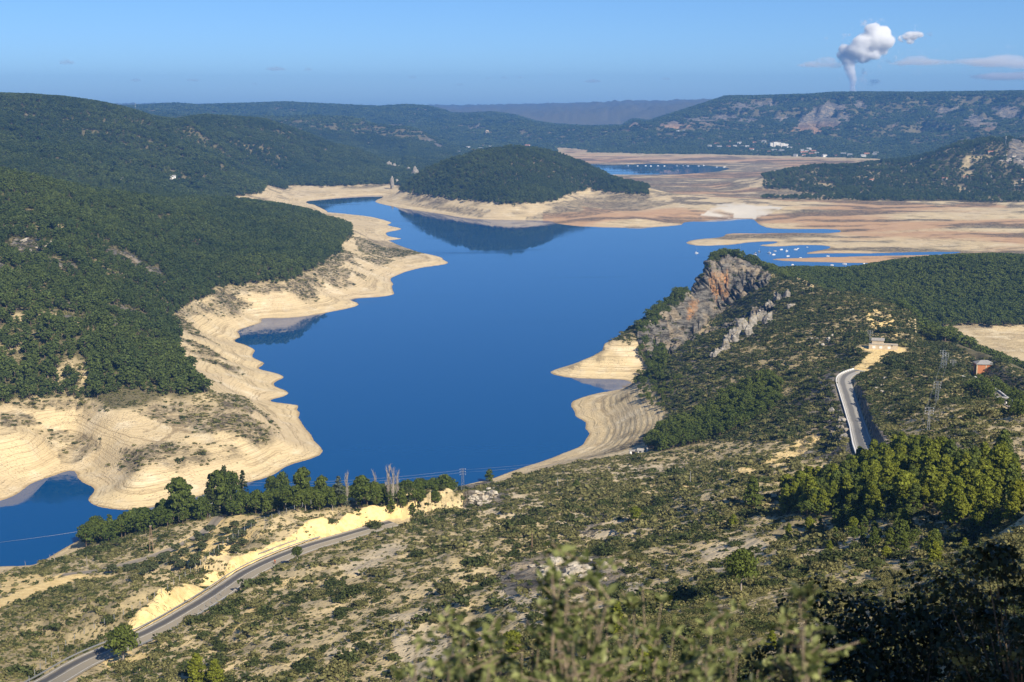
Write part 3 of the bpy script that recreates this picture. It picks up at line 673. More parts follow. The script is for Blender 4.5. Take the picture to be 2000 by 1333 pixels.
# the same slope carried on to both sides of the viewpoint
for sgn, c_ in ((-1, 0), (1, NT - 1)):
    rows_ = np.where(RR < 540)[0]; ex = sgn * np.array([.60, .66, .74, .84, .96, 1.1, 1.28, 1.5])
    t_, r_ = np.meshgrid(ex, RR[rows_]); x_, y_ = r_ * np.sin(t_), r_ * np.cos(t_)
    z_ = Z[rows_, c_][:, None] + (np.abs(t_) - .60) * r_ * .05 + fbm(x_, y_, 30, 3, 71) * 1.5 * smooth(.60, .7, np.abs(t_)) * smooth(5, 60, r_)
    n_ = len(ex); i = (np.arange(len(rows_) - 1)[:, None] * n_ + np.arange(n_ - 1)[None]).ravel()
    F = np.stack([i, i + 1, i + n_ + 1, i + n_], 1); F = F if sgn > 0 else F[:, ::-1]
    me = build_mesh('hillside', np.stack([x_, y_, z_], -1).reshape(-1, 3), np.ascontiguousarray(F)); me.materials.append(GROUND)
    o = bpy.data.objects.new('hillside', me); col.objects.link(o); o['kind'] = 'structure'
print('terrain', round(time.time() - T0, 1))
# ------------------------------------------------------------------ water
def water():
    me = bpy.data.meshes.new('water')
    bm = bmesh.new()
    for yy in (350, 16000):
        pass
    v = [bm.verts.new(p) for p in ((-4000, 350, 0), (4000, 350, 0), (6000, 7500, 0), (-6000, 7500, 0))]
    bm.faces.new(v); bm.to_mesh(me); bm.free()
    o = bpy.data.objects.new('water', me); col.objects.link(o); o['kind'] = 'structure'
    m_, nt, ns, ls, b = mat('lake_water')
    b.inputs['Base Color'].default_value = (.0015, .060, .190, 1); b.inputs['Roughness'].default_value = .04; b.inputs['IOR'].default_value = 1.24
    geo = ns.new('ShaderNodeNewGeometry')
    mp = ns.new('ShaderNodeMapping'); ls.new(geo.outputs['Position'], mp.inputs[0]); mp.inputs['Scale'].default_value = (.25, .5, 1)
    n1 = noise(ns, ls, mp.outputs[0], 1.0, 3, .5); n2 = noise(ns, ls, geo.outputs['Position'], .006, 3, .5)
    bump = ns.new('ShaderNodeBump'); bump.inputs['Distance'].default_value = 1.0
    ls.new(mth(ns, ls, 'MULTIPLY', ramp(ns, ls, n2, .4, .65), .02), bump.inputs['Strength'])
    ls.new(n1, bump.inputs['Height']); ls.new(bump.outputs[0], b.inputs['Normal'])
    mp2 = ns.new('ShaderNodeMapping'); ls.new(geo.outputs['Position'], mp2.inputs[0]); mp2.inputs['Scale'].default_value = (.0035, .010, 1); mp2.inputs['Rotation'].default_value = (0, 0, .35)
    n3 = noise(ns, ls, mp2.outputs[0], 1.0, 5, .62, .5)
    ls.new(mth(ns, ls, 'ADD', .02, mth(ns, ls, 'MULTIPLY', ramp(ns, ls, n3, .50, .72), .13)), b.inputs['Roughness'])
    me.materials.append(m_)
water()
# ------------------------------------------------------------------ vegetation
rng = np.random.default_rng(7)
def leaf_material(name, c1, c2, trans=0.25, hue=0.08, rough=.7, island=.25):
    m_, nt, ns, ls, b = mat(name)
    oi = ns.new('ShaderNodeObjectInfo')
    geo = ns.new('ShaderNodeNewGeometry')
    n1 = noise(ns, ls, oi.outputs['Location'], .007, 4, .62)  # broad colour drift between plants, also painted-in shade for dark hillside folds
    f = mth(ns, ls, 'ADD', mth(ns, ls, 'ADD', mth(ns, ls, 'MULTIPLY', oi.outputs['Random'], .60 - island), mth(ns, ls, 'MULTIPLY', geo.outputs['Random Per Island'], island)), mth(ns, ls, 'MULTIPLY', ramp(ns, ls, n1, .38, .62), .40))
    c = mixc(ns, ls, f, c1, c2)
    r2 = geo.outputs['Random Per Island']
    hv = ns.new('ShaderNodeHueSaturation'); ls.new(c, hv.inputs['Color'])
    ls.new(mth(ns, ls, 'ADD', .62, mth(ns, ls, 'MULTIPLY', r2, .76)), hv.inputs['Value'])
    ls.new(hv.outputs[0], b.inputs['Base Color'])
    b.inputs['Roughness'].default_value = rough; b.inputs['Specular IOR Level'].default_value = .2
    if trans:
        tr = ns.new('ShaderNodeBsdfTranslucent'); ls.new(hv.outputs[0], tr.inputs[0])
        mx = ns.new('ShaderNodeMixShader'); mx.inputs[0].default_value = trans
        ls.new(b.outputs[0], mx.inputs[1]); ls.new(tr.outputs[0], mx.inputs[2]); ls.new(mx.outputs[0], ns['Material Output'].inputs[0])
    return m_
def plain_material(name, c1, c2=None, scale=3.0, rough=.8, spec=.3, metal=0.0):
    m_, nt, ns, ls, b = mat(name)
    b.inputs['Roughness'].default_value = rough; b.inputs['Specular IOR Level'].default_value = spec; b.inputs['Metallic'].default_value = metal
    tc = ns.new('ShaderNodeTexCoord')
    n_ = noise(ns, ls, tc.outputs['Object'], scale, 5, .6)
    c2 = c2 or tuple(x * .75 for x in c1)
    ls.new(mixc(ns, ls, ramp(ns, ls, n_, .35, .65), c1, c2), b.inputs['Base Color'])
    return m_
M_PINE = leaf_material('pine_needles', (.055, .085, .016), (.115, .140, .024))
M_PINEFAR = leaf_material('far_pine_needles', (.030, .054, .016), (.105, .135, .032), .2)
M_PINEYEL = leaf_material('aleppo_pine_needles', (.10, .135, .014), (.20, .21, .022))
M_SHRUB = leaf_material('shrub_leaves', (.095, .100, .034), (.235, .215, .085))
M_SHRUBD = leaf_material('dark_shrub_leaves', (.040, .056, .016), (.085, .10, .030))
M_OLIVE = leaf_material('olive_leaves', (.055, .070, .030), (.10, .115, .05))
M_DRY = leaf_material('dry_twigs', (.17, .12, .07), (.22, .16, .09), .1)
M_BARK = plain_material('bark', (.20, .15, .11), (.10, .075, .055), 2.0, .95, .1)
M_BARKPALE = plain_material('pale_bark', (.36, .31, .26), (.22, .19, .16), 2.0, .95, .1)
def quads(c, nrm, size, rng, aspect=1.0):
    """one small quad per centre, facing roughly along nrm"""
    n_ = len(c)
    nn = nrm + rng.normal(0, .55, (n_, 3)); nn /= np.linalg.norm(nn, axis=1)[:, None] + 1e-9
    a = np.cross(nn, rng.normal(0, 1, (n_, 3))); a /= np.linalg.norm(a, axis=1)[:, None] + 1e-9
    b = np.cross(nn, a); s = (size * rng.uniform(.65, 1.35, n_))[:, None]
    v = np.stack([c - a * s - b * s * aspect, c + a * s * rng.uniform(.6, 1.1, (n_, 1)) - b * s * aspect, c + a * s + b * s * aspect, c - a * s * rng.uniform(.5, 1, (n_, 1)) + b * s * aspect], 1)
    return v.reshape(-1, 3)
def ball(rng, n_):
    d = rng.normal(0, 1, (n_, 3)); return d / np.linalg.norm(d, axis=1)[:, None]
def clump_crown(rng, centres, radii, per, size, squash=.8):
    V = []
    for c, r in zip(centres, radii):
        d = ball(rng, per); d[:, 2] = np.abs(d[:, 2]) * 1.0 - .25 * rng.random(per)
        p = c + d * np.array([r, r, r * squash]) * rng.uniform(.7, 1.08, (per, 1))
        V.append(quads(p, d, size, rng, .8))
    V = np.concatenate(V); F = np.arange(len(V)).reshape(-1, 4)
    return V, F
def tube(p0, p1, r0, r1, k=6):
    p0, p1 = np.array(p0, float), np.array(p1, float); d = p1 - p0; d /= np.linalg.norm(d) + 1e-9
    a = np.cross(d, [0.3, .2, 1.0] if abs(d[2]) < .9 else [1, 0, 0]); a /= np.linalg.norm(a); b = np.cross(d, a)
    t = np.arange(k) * 2 * math.pi / k
    ring = np.cos(t)[:, None] * a + np.sin(t)[:, None] * b
    V = np.concatenate([p0 + ring * r0, p1 + ring * r1]); i = np.arange(k); j = (i + 1) % k
    return V, np.stack([i, j, j + k, i + k], 1)
def join(parts):
    V, F, o = [], [], 0
    for v, f in parts: V.append(v); F.append(f + o); o += len(v)
    return np.concatenate(V), np.concatenate(F)
def pine_parts(seed, h, style, per, size, nclump):
    """trunk and crown of one pine: 'round' umbrella, 'cone' young tree, 'tall' forest tree"""
    g = np.random.default_rng(seed)
    if style == 'round': z0, w = .38 * h, .42 * h
    elif style == 'cone': z0, w = .06 * h, .30 * h
    else: z0, w = .30 * h, .27 * h
    cs, rs, limbs = [], [], []
    for i in range(nclump):
        t = (i + g.random()) / nclump
        zc_ = z0 + (h - z0) * (t ** .85) * .93
        prof = {'round': math.sin(math.pi * min(1, (.18 + .80 * t))) ** .6, 'cone': (1 - t) ** .8 * .95 + .07, 'tall': (math.sin(math.pi * (.16 + .80 * t)) ** .7)}[style]
        a = i * 2.4 + g.uniform(-.5, .5); rr = w * prof * g.uniform(.35, .8)
        cs.append(np.array([rr * math.cos(a), rr * math.sin(a), zc_])); rs.append(w * (.30 + .25 * prof) * g.uniform(.75, 1.15))
        if i % 2 == 0: limbs.append(tube((0, 0, max(zc_ - .18 * h, z0 * .8)), cs[-1], .018 * h * .5, .006 * h, 4))
    V, F = clump_crown(g, cs, rs, per, size)
    lean = g.uniform(-.03, .03, 2) * h
    tr = join([tube((0, 0, -.4), (lean[0] * .5, lean[1] * .5, h * .5), .030 * h, .020 * h), tube((lean[0] * .5, lean[1] * .5, h * .48), (lean[0], lean[1], h * .88), .020 * h, .006 * h)] + limbs)
    return (V, F), tr
def shrub_geo(seed, n_, size, flat=.75, clumps=5):
    g = np.random.default_rng(seed)
    cs = [np.array([g.uniform(-.5, .5), g.uniform(-.5, .5), g.uniform(.15, .5) * flat]) for _ in range(clumps)]
    return clump_crown(g, cs, [g.uniform(.38, .62) for _ in cs], n_ // clumps, size, flat)
PROTO = bpy.data.collections.new('prototypes')     # never linked to the scene
def proto(name, geos, mats_):
    V, F = join(geos); me = build_mesh(name, V, F, False)
    mi = np.concatenate([np.full(len(g[1]), i, np.int32) for i, g in enumerate(geos)])
    for m_ in mats_: me.materials.append(m_)
    me.polygons.foreach_set('material_index', mi)
    o = bpy.data.objects.new(name, me); PROTO.objects.link(o); return o
def coll_of(name, objs):
    c = bpy.data.collections.new(name)
    for o in objs: c.objects.link(o)
    return c
def pine_proto(name, seed, h, style, per, size, ncl, leaf, bark=None):
    c, t = pine_parts(seed, h, style, per, size, ncl); return proto(name, [c, t], [leaf, bark or M_BARK])
C_FOREST = coll_of('forest_pines', [pine_proto('forest_pine_proto', 10 + i, 1.0, st, 34, .042, 10, M_PINEFAR) for i, st in enumerate(('tall', 'tall', 'round', 'round', 'cone'))])
C_WOODS = coll_of('wood_pines', [pine_proto('wood_pine_proto', 40 + i, 1.0, st, 40, .038, 11, M_PINE) for i, st in enumerate(('tall', 'round', 'round', 'cone'))])
def clump_proto(i):
    g = np.random.default_rng(70 + i); geos = []
    cs = [np.array([g.uniform(-.5, .5), g.uniform(-.5, .5), g.uniform(.1, .3)]) for _ in range(8)]
    return proto('tree_clump_proto', [clump_crown(g, cs, [g.uniform(.14, .24) for _ in cs], 16, .07, 1.2)], [M_PINEFAR])
C_CLUMP = coll_of('tree_clumps', [clump_proto(i) for i in range(4)])
C_SHRUB = coll_of('shrubs', [proto('shrub_proto', [shrub_geo(100 + i, 60, .14, .6 + .1 * (i % 3))], [M_SHRUB if i % 3 else M_SHRUBD]) for i in range(6)])
C_SHRUBN = coll_of('near_shrubs', [proto('near_shrub_proto', [shrub_geo(160 + i, 260, .06, .75, 7)], [M_SHRUB if i % 3 else M_SHRUBD]) for i in range(5)])
C_RIDGESH = coll_of('ridge_shrubs', [proto('ridge_shrub_proto', [shrub_geo(180 + i, 60, .14, .6 + .1 * (i % 3))], [M_SHRUBD if i % 3 else M_SHRUB]) for i in range(6)])
C_DARKSH = coll_of('dark_shrubs', [proto('dark_shrub_proto', [shrub_geo(130 + i, 90, .12, .8, 7)], [M_SHRUBD]) for i in range(4)])

def scatter(name, pts, scale, collection, label=None, zscale=None):
    """a point mesh whose points carry size and turn; geometry nodes place a plant at each"""
    me = bpy.data.meshes.new(name); me.vertices.add(len(pts)); me.vertices.foreach_set('co', np.asarray(pts, np.float32).ravel())
    a = me.attributes.new('size', 'FLOAT_VECTOR', 'POINT')
    zs = scale if zscale is None else zscale
    a.data.foreach_set('vector', np.stack([scale, scale, zs], 1).astype(np.float32).ravel())
    a = me.attributes.new('turn', 'FLOAT_VECTOR', 'POINT')
    tv = np.zeros((len(pts), 3), np.float32); tv[:, 2] = rng.uniform(0, 6.283, len(pts)); tv[:, :2] = rng.normal(0, .05, (len(pts), 2)); a.data.foreach_set('vector', tv.ravel())
    a = me.attributes.new('pick', 'INT', 'POINT'); a.data.foreach_set('value', rng.integers(0, len(collection.objects), len(pts)).astype(np.int32))
    o = bpy.data.objects.new(name, me); col.objects.link(o); o['kind'] = 'stuff'
    if label: o['label'] = label[0]; o['category'] = label[1]
    ng = bpy.data.node_groups.new(name + '_nodes', 'GeometryNodeTree')
    ng.interface.new_socket('Geometry', in_out='INPUT', socket_type='NodeSocketGeometry'); ng.interface.new_socket('Geometry', in_out='OUTPUT', socket_type='NodeSocketGeometry')
    gn, gl = ng.nodes, ng.links
    gi, go = gn.new('NodeGroupInput'), gn.new('NodeGroupOutput')
    ci = gn.new('GeometryNodeCollectionInfo'); ci.inputs['Collection'].default_value = collection; ci.inputs['Separate Children'].default_value = True; ci.inputs['Reset Children'].default_value = True
    ip = gn.new('GeometryNodeInstanceOnPoints'); ip.inputs['Pick Instance'].default_value = True
    def attr(nm, dt):
        n_ = gn.new('GeometryNodeInputNamedAttribute'); n_.data_type = dt; n_.inputs['Name'].default_value = nm; return n_.outputs['Attribute']
    gl.new(gi.outputs[0], ip.inputs['Points']); gl.new(ci.outputs[0], ip.inputs['Instance'])
    gl.new(attr('pick', 'INT'), ip.inputs['Instance Index']); gl.new(attr('size', 'FLOAT_VECTOR'), ip.inputs['Scale']); gl.new(attr('turn', 'FLOAT_VECTOR'), ip.inputs['Rotation'])
    gl.new(ip.outputs[0], go.inputs[0])
    md = o.modifiers.new('scatter', 'NODES'); md.node_group = ng
    return o
# what can be seen from about here (with a margin, so that a step aside still finds the plants in place)
ANG = (Z - CAM_Z) / GR
HOR = np.maximum.accumulate(ANG, axis=0)
def sample(n_, r0, r1, dens, t0=-.42, t1=.42, margin=14.0, zoff=0.0):
    th = rng.uniform(t0, t1, n_); r = np.sqrt(rng.uniform(r0 * r0, r1 * r1, n_)); lv = np.log(r)
    d = g_at(dens, th, lv); ok = rng.random(n_) < d
    th, r, lv = th[ok], r[ok], lv[ok]
    z = g_at(Z, th, lv); hz = g_at(HOR, th, lv - .01)
    vis = (z + margin - CAM_Z) / r > hz - 0.002
    th, r, z = th[vis], r[vis], z[vis]
    return np.stack([r * np.sin(th), r * np.cos(th), z + zoff], 1)
def thin(p, dmin):
    """drop points closer than dmin to an earlier one (grid hash)"""
    key = np.floor(p[:, :2] / dmin).astype(np.int64); _, idx = np.unique(key[:, 0] * 1000003 + key[:, 1], return_index=True)
    return p[np.sort(idx)]
# forests: far masses
p = thin(sample(130000, 850, 2300, TREE * A_), 3.1); hs = rng.gamma(9, .72, len(p)).clip(2.2, 10)
scatter('pine_forest', p - [0, 0, .3], hs * rng.uniform(.95, 1.35, len(p)), C_FOREST, ('dark green pine forest covering the near left hillside above the beige bank', 'forest'), hs)
p = thin(sample(170000, 2300, 5300, TREE * A_, -.42, 0), 5.6); hs = rng.gamma(10, .8, len(p)).clip(3, 12)
scatter('pine_forest', p - [0, 0, .3], hs * rng.uniform(1.3, 1.9, len(p)), C_FOREST, ('hazy green pine forest on the long hills behind the left shore', 'forest'), hs)
p = thin(sample(60000, 2300, 3500, TREE * ISL, -.12, .12), 4.0); hs = rng.gamma(14, .5, len(p)).clip(3, 10)
scatter('pine_forest', p - [0, 0, .3], hs * rng.uniform(1.0, 1.4, len(p)), C_FOREST, ('pine wood covering the rounded peninsula hill in the lake', 'forest'), hs)
p = thin(sample(40000, 2800, 4600, TREE * LOWH, .12, .42), 6.0); hs = rng.uniform(5, 10, len(p))
scatter('pine_forest', p - [0, 0, .3], hs * rng.uniform(1.1, 1.6, len(p)), C_FOREST, ('open pine wood on the low hill right of the dry lake bed', 'forest'), hs)
p = thin(sample(60000, 1000, 1640, TREE * WOOD, .12, .42), 3.3); hs = rng.gamma(9, .75, len(p)).clip(2.5, 10)
scatter('pine_wood', p - [0, 0, .3], hs * rng.uniform(1.0, 1.4, len(p)), C_WOODS, ('sunlit pine wood on the ridge behind the rocky cliff', 'forest'), hs)
p = thin(sample(110000, 4600, 9600, TREE), 11.5); sc_ = rng.uniform(18, 34, len(p)) * np.clip(np.hypot(p[:, 0], p[:, 1]) / 6500, .7, 1.5)
scatter('far_woodland', p - [0, 0, 1], sc_, C_CLUMP, ('blue-green woodland over the far hills and the mesa', 'forest'), sc_ * .8)
# scrub of the near slopes
print('veg1', round(time.time() - T0, 1))
soft_ = n_cov2 * .9 + .8 * n_cov + .5 * fbm(GX, GY, 6, 2, 131)
SH_D = SHRUB * (0.12 + 0.88 * smooth(-.30, .30, soft_ + .04 + .45 * n_cov3))
SH_D = np.maximum(SH_D, SHRUB * LOWL * (.45 + .55 * smooth(-.5, .1, soft_)))
SH_R = SHRUB * (.35 + .65 * smooth(-.5, .1, soft_)) * ((REG == 1) | backslope)
p = thin(sample(150000, 230, 700, SH_D, -.42, .42, 4), 1.7)
sc_ = (rng.gamma(2.2, .36, len(p)) + .30) * (1 + .35 * np.clip(g_xy(n_cov3, p[:, 0], p[:, 1]) * 2, -.6, 1))
scatter('scrub', p, sc_, C_SHRUB, ('low olive green scrub scattered over the pale foreground hillside', 'scrub'), sc_ * .8)
p = thin(sample(30000, 90, 230, SH_D, -.42, .42, 4), 1.0); sc_ = rng.gamma(3.0, .2, len(p)) + .25
p2_ = thin(sample(14000, 12, 92, np.clip(SH_D + .25 * NEARM, 0, 1), -.6, .6, 60), .8); p = np.concatenate([p, p2_]); sc_ = np.concatenate([sc_, rng.gamma(3, .1, len(p2_)) + .15])
scatter('scrub', p, sc_, C_SHRUBN, ('olive and grey scrub on the steep slope nearest the camera', 'scrub'), sc_ * .8)
p = thin(sample(170000, 600, 1245, SH_R, 0.0, .42, 4), 1.7)
sc_ = rng.gamma(2.6, .42, len(p)) + .4
scatter('scrub', p, sc_, C_RIDGESH, ('low dark scrub on the slopes of the cliff ridge', 'scrub'), sc_ * .8)
p = thin(sample(12000, 130, 1245, SH_D * .8 * smooth(-.1, .3, n_cov), -.42, .42, 4), 4); sc_ = rng.gamma(5, .32, len(p)) + .5
scatter('scrub', p, sc_, C_DARKSH, ('taller dark juniper bushes dotted through the scrub', 'scrub'), sc_ * .85)
p = thin(sample(150000, 700, 1900, SHRUB2, -.42, .0, 4), 2.0); sc_ = rng.gamma(3, .33, len(p)) + .4
scatter('scrub', p, sc_, C_SHRUB, ('dry dark scrub on the upper banks of the left shore', 'scrub'), sc_ * .6)
print('veg2', round(time.time() - T0, 1))
# ------------------------------------------------------------------ builders for things and their parts
def thing(name, label, cat, loc=(0, 0, 0), rz=0.0, group=None):
    o = bpy.data.objects.new(name, None); col.objects.link(o); o.empty_display_size = .5
    o.location = loc; o.rotation_euler = (0, 0, rz); tag(o, label, cat, group); return o
def tag(o, label=None, cat=None, group=None, kind=None):
    if label: o['label'] = label
    if cat: o['category'] = cat
    if group: o['group'] = group
    if kind: o['kind'] = kind
    return o
class MB:
    def __init__(self): self.v, self.f = [], []
    def add(self, v, f):
        o = len(self.v); self.v += [tuple(map(float, p)) for p in v]; self.f += [tuple(int(i) + o for i in q) for q in f]; return self
    def box(self, x0, x1, y0, y1, z0, z1):
        return self.add([(x0, y0, z0), (x1, y0, z0), (x1, y1, z0), (x0, y1, z0), (x0, y0, z1), (x1, y0, z1), (x1, y1, z1), (x0, y1, z1)],
                        [(0, 3, 2, 1), (4, 5, 6, 7), (0, 1, 5, 4), (1, 2, 6, 5), (2, 3, 7, 6), (3, 0, 4, 7)])
    def bar(self, p0, p1, r0, r1=None, k=5):
        v, f = tube(p0, p1, r0, r1 if r1 is not None else r0, k); return self.add(v, f)
    def mesh(self, name, m_, smooth_=False):
        me = bpy.data.meshes.new(name); me.from_pydata(self.v, [], self.f); me.validate(); me.update()
        if smooth_: me.polygons.foreach_set('use_smooth', [True] * len(me.polygons))
        me.materials.append(m_); return me
    def build(self, name, m_, parent=None, smooth_=False):
        return put(name, self.mesh(name, m_, smooth_), parent)
def put(name, me, parent=None, loc=None):
    o = bpy.data.objects.new(name, me); col.objects.link(o)
    if parent: o.parent = parent
    if loc is not None: o.location = loc
    return o
def copy_tree(o, parent=None):
    c = o.copy(); col.objects.link(c); c.parent = parent
    for ch in list(o.children): copy_tree(ch, c)
    return c
def facing(loc): return math.atan2(loc[0], loc[1]) * -1      # turn so that local -Y looks back at the viewpoint

M_WHITE = plain_material('white_paint', (.80, .78, .74), (.70, .68, .64), 1.0, .6)
M_PLASTER = plain_material('beige_render', (.55, .45, .31), (.44, .36, .25), .6, .9)
M_CONC = plain_material('concrete', (.42, .39, .34), (.30, .28, .25), .8, .9)
M_STEEL = plain_material('galvanised_steel', (.50, .51, .52), (.40, .41, .42), 4, .45, .5, .6)
M_WOODP = plain_material('weathered_wood', (.30, .20, .13), (.20, .13, .09), 5, .9)
M_BRICK = plain_material('orange_brick', (.50, .20, .085), (.42, .16, .07), 2.0, .9)
M_TILE = plain_material('roof_tile', (.40, .19, .11), (.28, .13, .08), 2.0, .9)
M_GREYROOF = plain_material('grey_roof_sheet', (.34, .33, .31), (.26, .25, .24), 1.0, .7)
M_DARKV = plain_material('dark_opening', (.02, .02, .022), (.015, .015, .016), 1, .5)
M_DARKGREY = plain_material('dark_grey_wall', (.06, .06, .06), (.04, .04, .04), 1, .8)
M_HULL = plain_material('boat_hull', (.86, .86, .84), (.80, .80, .78), 1, .35)
M_NAVY = plain_material('dark_hull', (.03, .04, .07), (.025, .03, .05), 1, .35)
M_ORANGE = plain_material('orange_cloth', (.75, .22, .06), (.65, .18, .05), 6, .8)
M_BLACK = plain_material('black_rubber', (.02, .02, .02), (.015, .015, .015), 4, .7)
M_SKIN = plain_material('skin', (.50, .30, .21), (.46, .27, .19), 4, .6)
M_WIRE = plain_material('cable', (.35, .36, .38), (.30, .31, .33), 4, .5, .5, .5)
def rock_material(name, c1, c2, c3):
    m_, nt, ns, ls, b = mat(name)
    geo = ns.new('ShaderNodeNewGeometry'); pos = geo.outputs['Position']
    mp = ns.new('ShaderNodeMapping'); ls.new(pos, mp.inputs[0]); mp.inputs['Rotation'].default_value = (.5, .35, .2); mp.inputs['Scale'].default_value = (.25, .25, .9)
    r1 = noise(ns, ls, mp.outputs[0], 1.0, 6, .65, .8); r2 = noise(ns, ls, pos, .5, 5, .65)
    c = mixc(ns, ls, ramp(ns, ls, r1, .35, .62), c1, c2); c = mixc(ns, ls, ramp(ns, ls, r2, .50, .64), c, c3)
    ls.new(c, b.inputs['Base Color']); b.inputs['Roughness'].default_value = .95; b.inputs['Specular IOR Level'].default_value = .15
    bump = ns.new('ShaderNodeBump'); bump.inputs['Distance'].default_value = .6; bump.inputs['Strength'].default_value = .9
    ls.new(mth(ns, ls, 'ADD', r1, r2), bump.inputs['Height']); ls.new(bump.outputs[0], b.inputs['Normal'])
    return m_
M_LIME = rock_material('limestone', (.13, .12, .10), (.36, .33, .285), (.30, .25, .17))
M_LIMEPALE = rock_material('pale_limestone', (.28, .25, .20), (.52, .47, .39), (.48, .40, .27))

# ------------------------------------------------------------------ roads with markings and barriers
def strip(c, left, right, dz, nacross=1):
    """ribbon along the centre line c from offset left to offset right (right positive), with an 'across' value"""
    t = np.gradient(c[:, :2], axis=0); t /= np.linalg.norm(t, axis=1)[:, None] + 1e-9
    nr = np.stack([t[:, 1], -t[:, 0]], 1)
    offs = np.linspace(left, right, nacross + 1); V = []
    for o_ in offs: V.append(np.concatenate([c[:, :2] + nr * o_, c[:, 2:] + dz], 1))
    V = np.stack(V, 1).reshape(-1, 3); m1 = nacross + 1; n_ = len(c)
    i = (np.arange(n_ - 1)[:, None] * m1 + np.arange(nacross)[None]).ravel()
    F = np.stack([i, i + 1, i + m1 + 1, i + m1], 1)
    ac = np.tile(offs, n_)
    return V, F, ac
def resample(c, step):
    s = np.concatenate([[0], np.cumsum(np.linalg.norm(np.diff(c, axis=0), axis=1))]); t = np.linspace(0, s[-1], max(int(s[-1] / step), 4))
    return np.stack([np.interp(t, s, c[:, i]) for i in range(3)], 1)
def asphalt(name, base, dark, lo, hi, soft=.5):
    m_, nt, ns, ls, b = mat(name)
    a = ns.new('ShaderNodeAttribute'); a.attribute_name = 'across'; geo = ns.new('ShaderNodeNewGeometry')
    n1 = noise(ns, ls, geo.outputs['Position'], .12, 5, .6); n2 = noise(ns, ls, geo.outputs['Position'], 2.5, 4, .6)
    x = mth(ns, ls, 'ADD', a.outputs['Fac'], mth(ns, ls, 'MULTIPLY', mth(ns, ls, 'SUBTRACT', n1, .5), 1.2))
    k = mth(ns, ls, 'MULTIPLY', ramp(ns, ls, x, lo - soft, lo + soft), ramp(ns, ls, x, hi + soft, hi - soft))
    c = mixc(ns, ls, k, base, dark); c = mixc(ns, ls, mth(ns, ls, 'MULTIPLY', ramp(ns, ls, n2, .5, .75), .3), c, (.10, .095, .085))
    ls.new(c, b.inputs['Base Color']); b.inputs['Roughness'].default_value = .9; b.inputs['Specular IOR Level'].default_value = .2
    return m_
def build_road(name, c, half, m_, lines=(), dz=.16):
    c = resample(c, 2.5); V, F, ac = strip(c, -half, half, dz, 6); me = build_mesh(name, V, F)
    a = me.attributes.new('across', 'FLOAT', 'POINT'); a.data.foreach_set('value', ac.astype(np.float32)); me.materials.append(m_)
    o = put(name, me); o['kind'] = 'structure'
    for nm, off, w_, dash in lines:
        V, F, _ = strip(c, off - w_ / 2, off + w_ / 2, dz + .05, 1)
        if dash: F = F[(np.arange(len(F)) // 2) % 3 == 0]
        me = build_mesh(nm, V, F); me.materials.append(M_LINE); put(nm, me, o)
    return o, c
M_LINE = plain_material('road_paint', (.78, .76, .70), (.55, .53, .48), .8, .7)
M_ASPH = asphalt('main_asphalt', (.33, .285, .21), (.105, .10, .095), -3.0, -0.6)
M_ASPH2 = asphalt('ridge_asphalt', (.36, .34, .30), (.17, .165, .155), -2.2, 0.3)
M_ASPH3 = asphalt('lane_asphalt', (.30, .26, .20), (.22, .19, .15), -.6, .6)
ROAD, rc = build_road('road', ROAD_C, 4.6, M_ASPH, (('edge_line', -3.7, .22, False), ('edge_line', 3.7, .22, False), ('centre_line', 0.0, .18, False)))
LANE, _ = build_road('lane', LANE_C, 2.2, M_ASPH3, (), .12)
RIDGE, rrc = build_road('ridge_road', RIDGE_C, 3.7, M_ASPH2, (('edge_line', -3.1, .2, False), ('edge_line', 3.0, .2, False)))
UPR, urc = build_road('upper_lane', UP_C, 2.1, M_ASPH3, (), .12)
def guardrail(label, c, off, i0, i1, wood=False):
    c = resample(c, 2.0)[i0:i1]
    t = np.gradient(c[:, :2], axis=0); t /= np.linalg.norm(t, axis=1)[:, None]; nr = np.stack([t[:, 1], -t[:, 0]], 1)
    b = c.copy(); b[:, :2] += nr * off; org = b[0].copy(); b = b - org
    o = thing('guardrail', label, 'guardrail', org)
    m1, m2 = MB(), MB()
    for k_, (p, q) in enumerate(zip(b[:-1], b[1:])):
        d = q - p; n_ = np.array([-d[1], d[0], 0]); n_ /= np.linalg.norm(n_) + 1e-9; n_ *= .05
        lo, hi = np.array([0, 0, .62]), np.array([0, 0, 1.02])
        m1.add([p - n_ + lo, q - n_ + lo, q + n_ + lo, p + n_ + lo, p - n_ + hi, q - n_ + hi, q + n_ + hi, p + n_ + hi], [(0, 1, 5, 4), (1, 2, 6, 5), (2, 3, 7, 6), (3, 0, 4, 7), (4, 5, 6, 7), (0, 3, 2, 1)])
        if k_ % 2 == 0: m2.box(p[0] - .07, p[0] + .07, p[1] - .07, p[1] + .07, -.6, 1.0)
    m1.build('beam', M_STEEL, o); po = m2.build('posts', M_STEEL, o); po['kind'] = 'stuff'
    return o
n2 = int(np.linalg.norm(np.diff(ROAD_C, axis=0), axis=1).sum() / 2.0)
guardrail('long steel guardrail along the far side of the main road', ROAD_C, -5.0, int(.04 * n2), int(.86 * n2))
guardrail('steel guardrail on the near side of the main road by the lone pine', ROAD_C, 5.0, int(.24 * n2), int(.50 * n2))
guardrail('short steel guardrail splitting off behind the road bend', ROAD_C, -8.4, int(.72 * n2), int(.97 * n2))
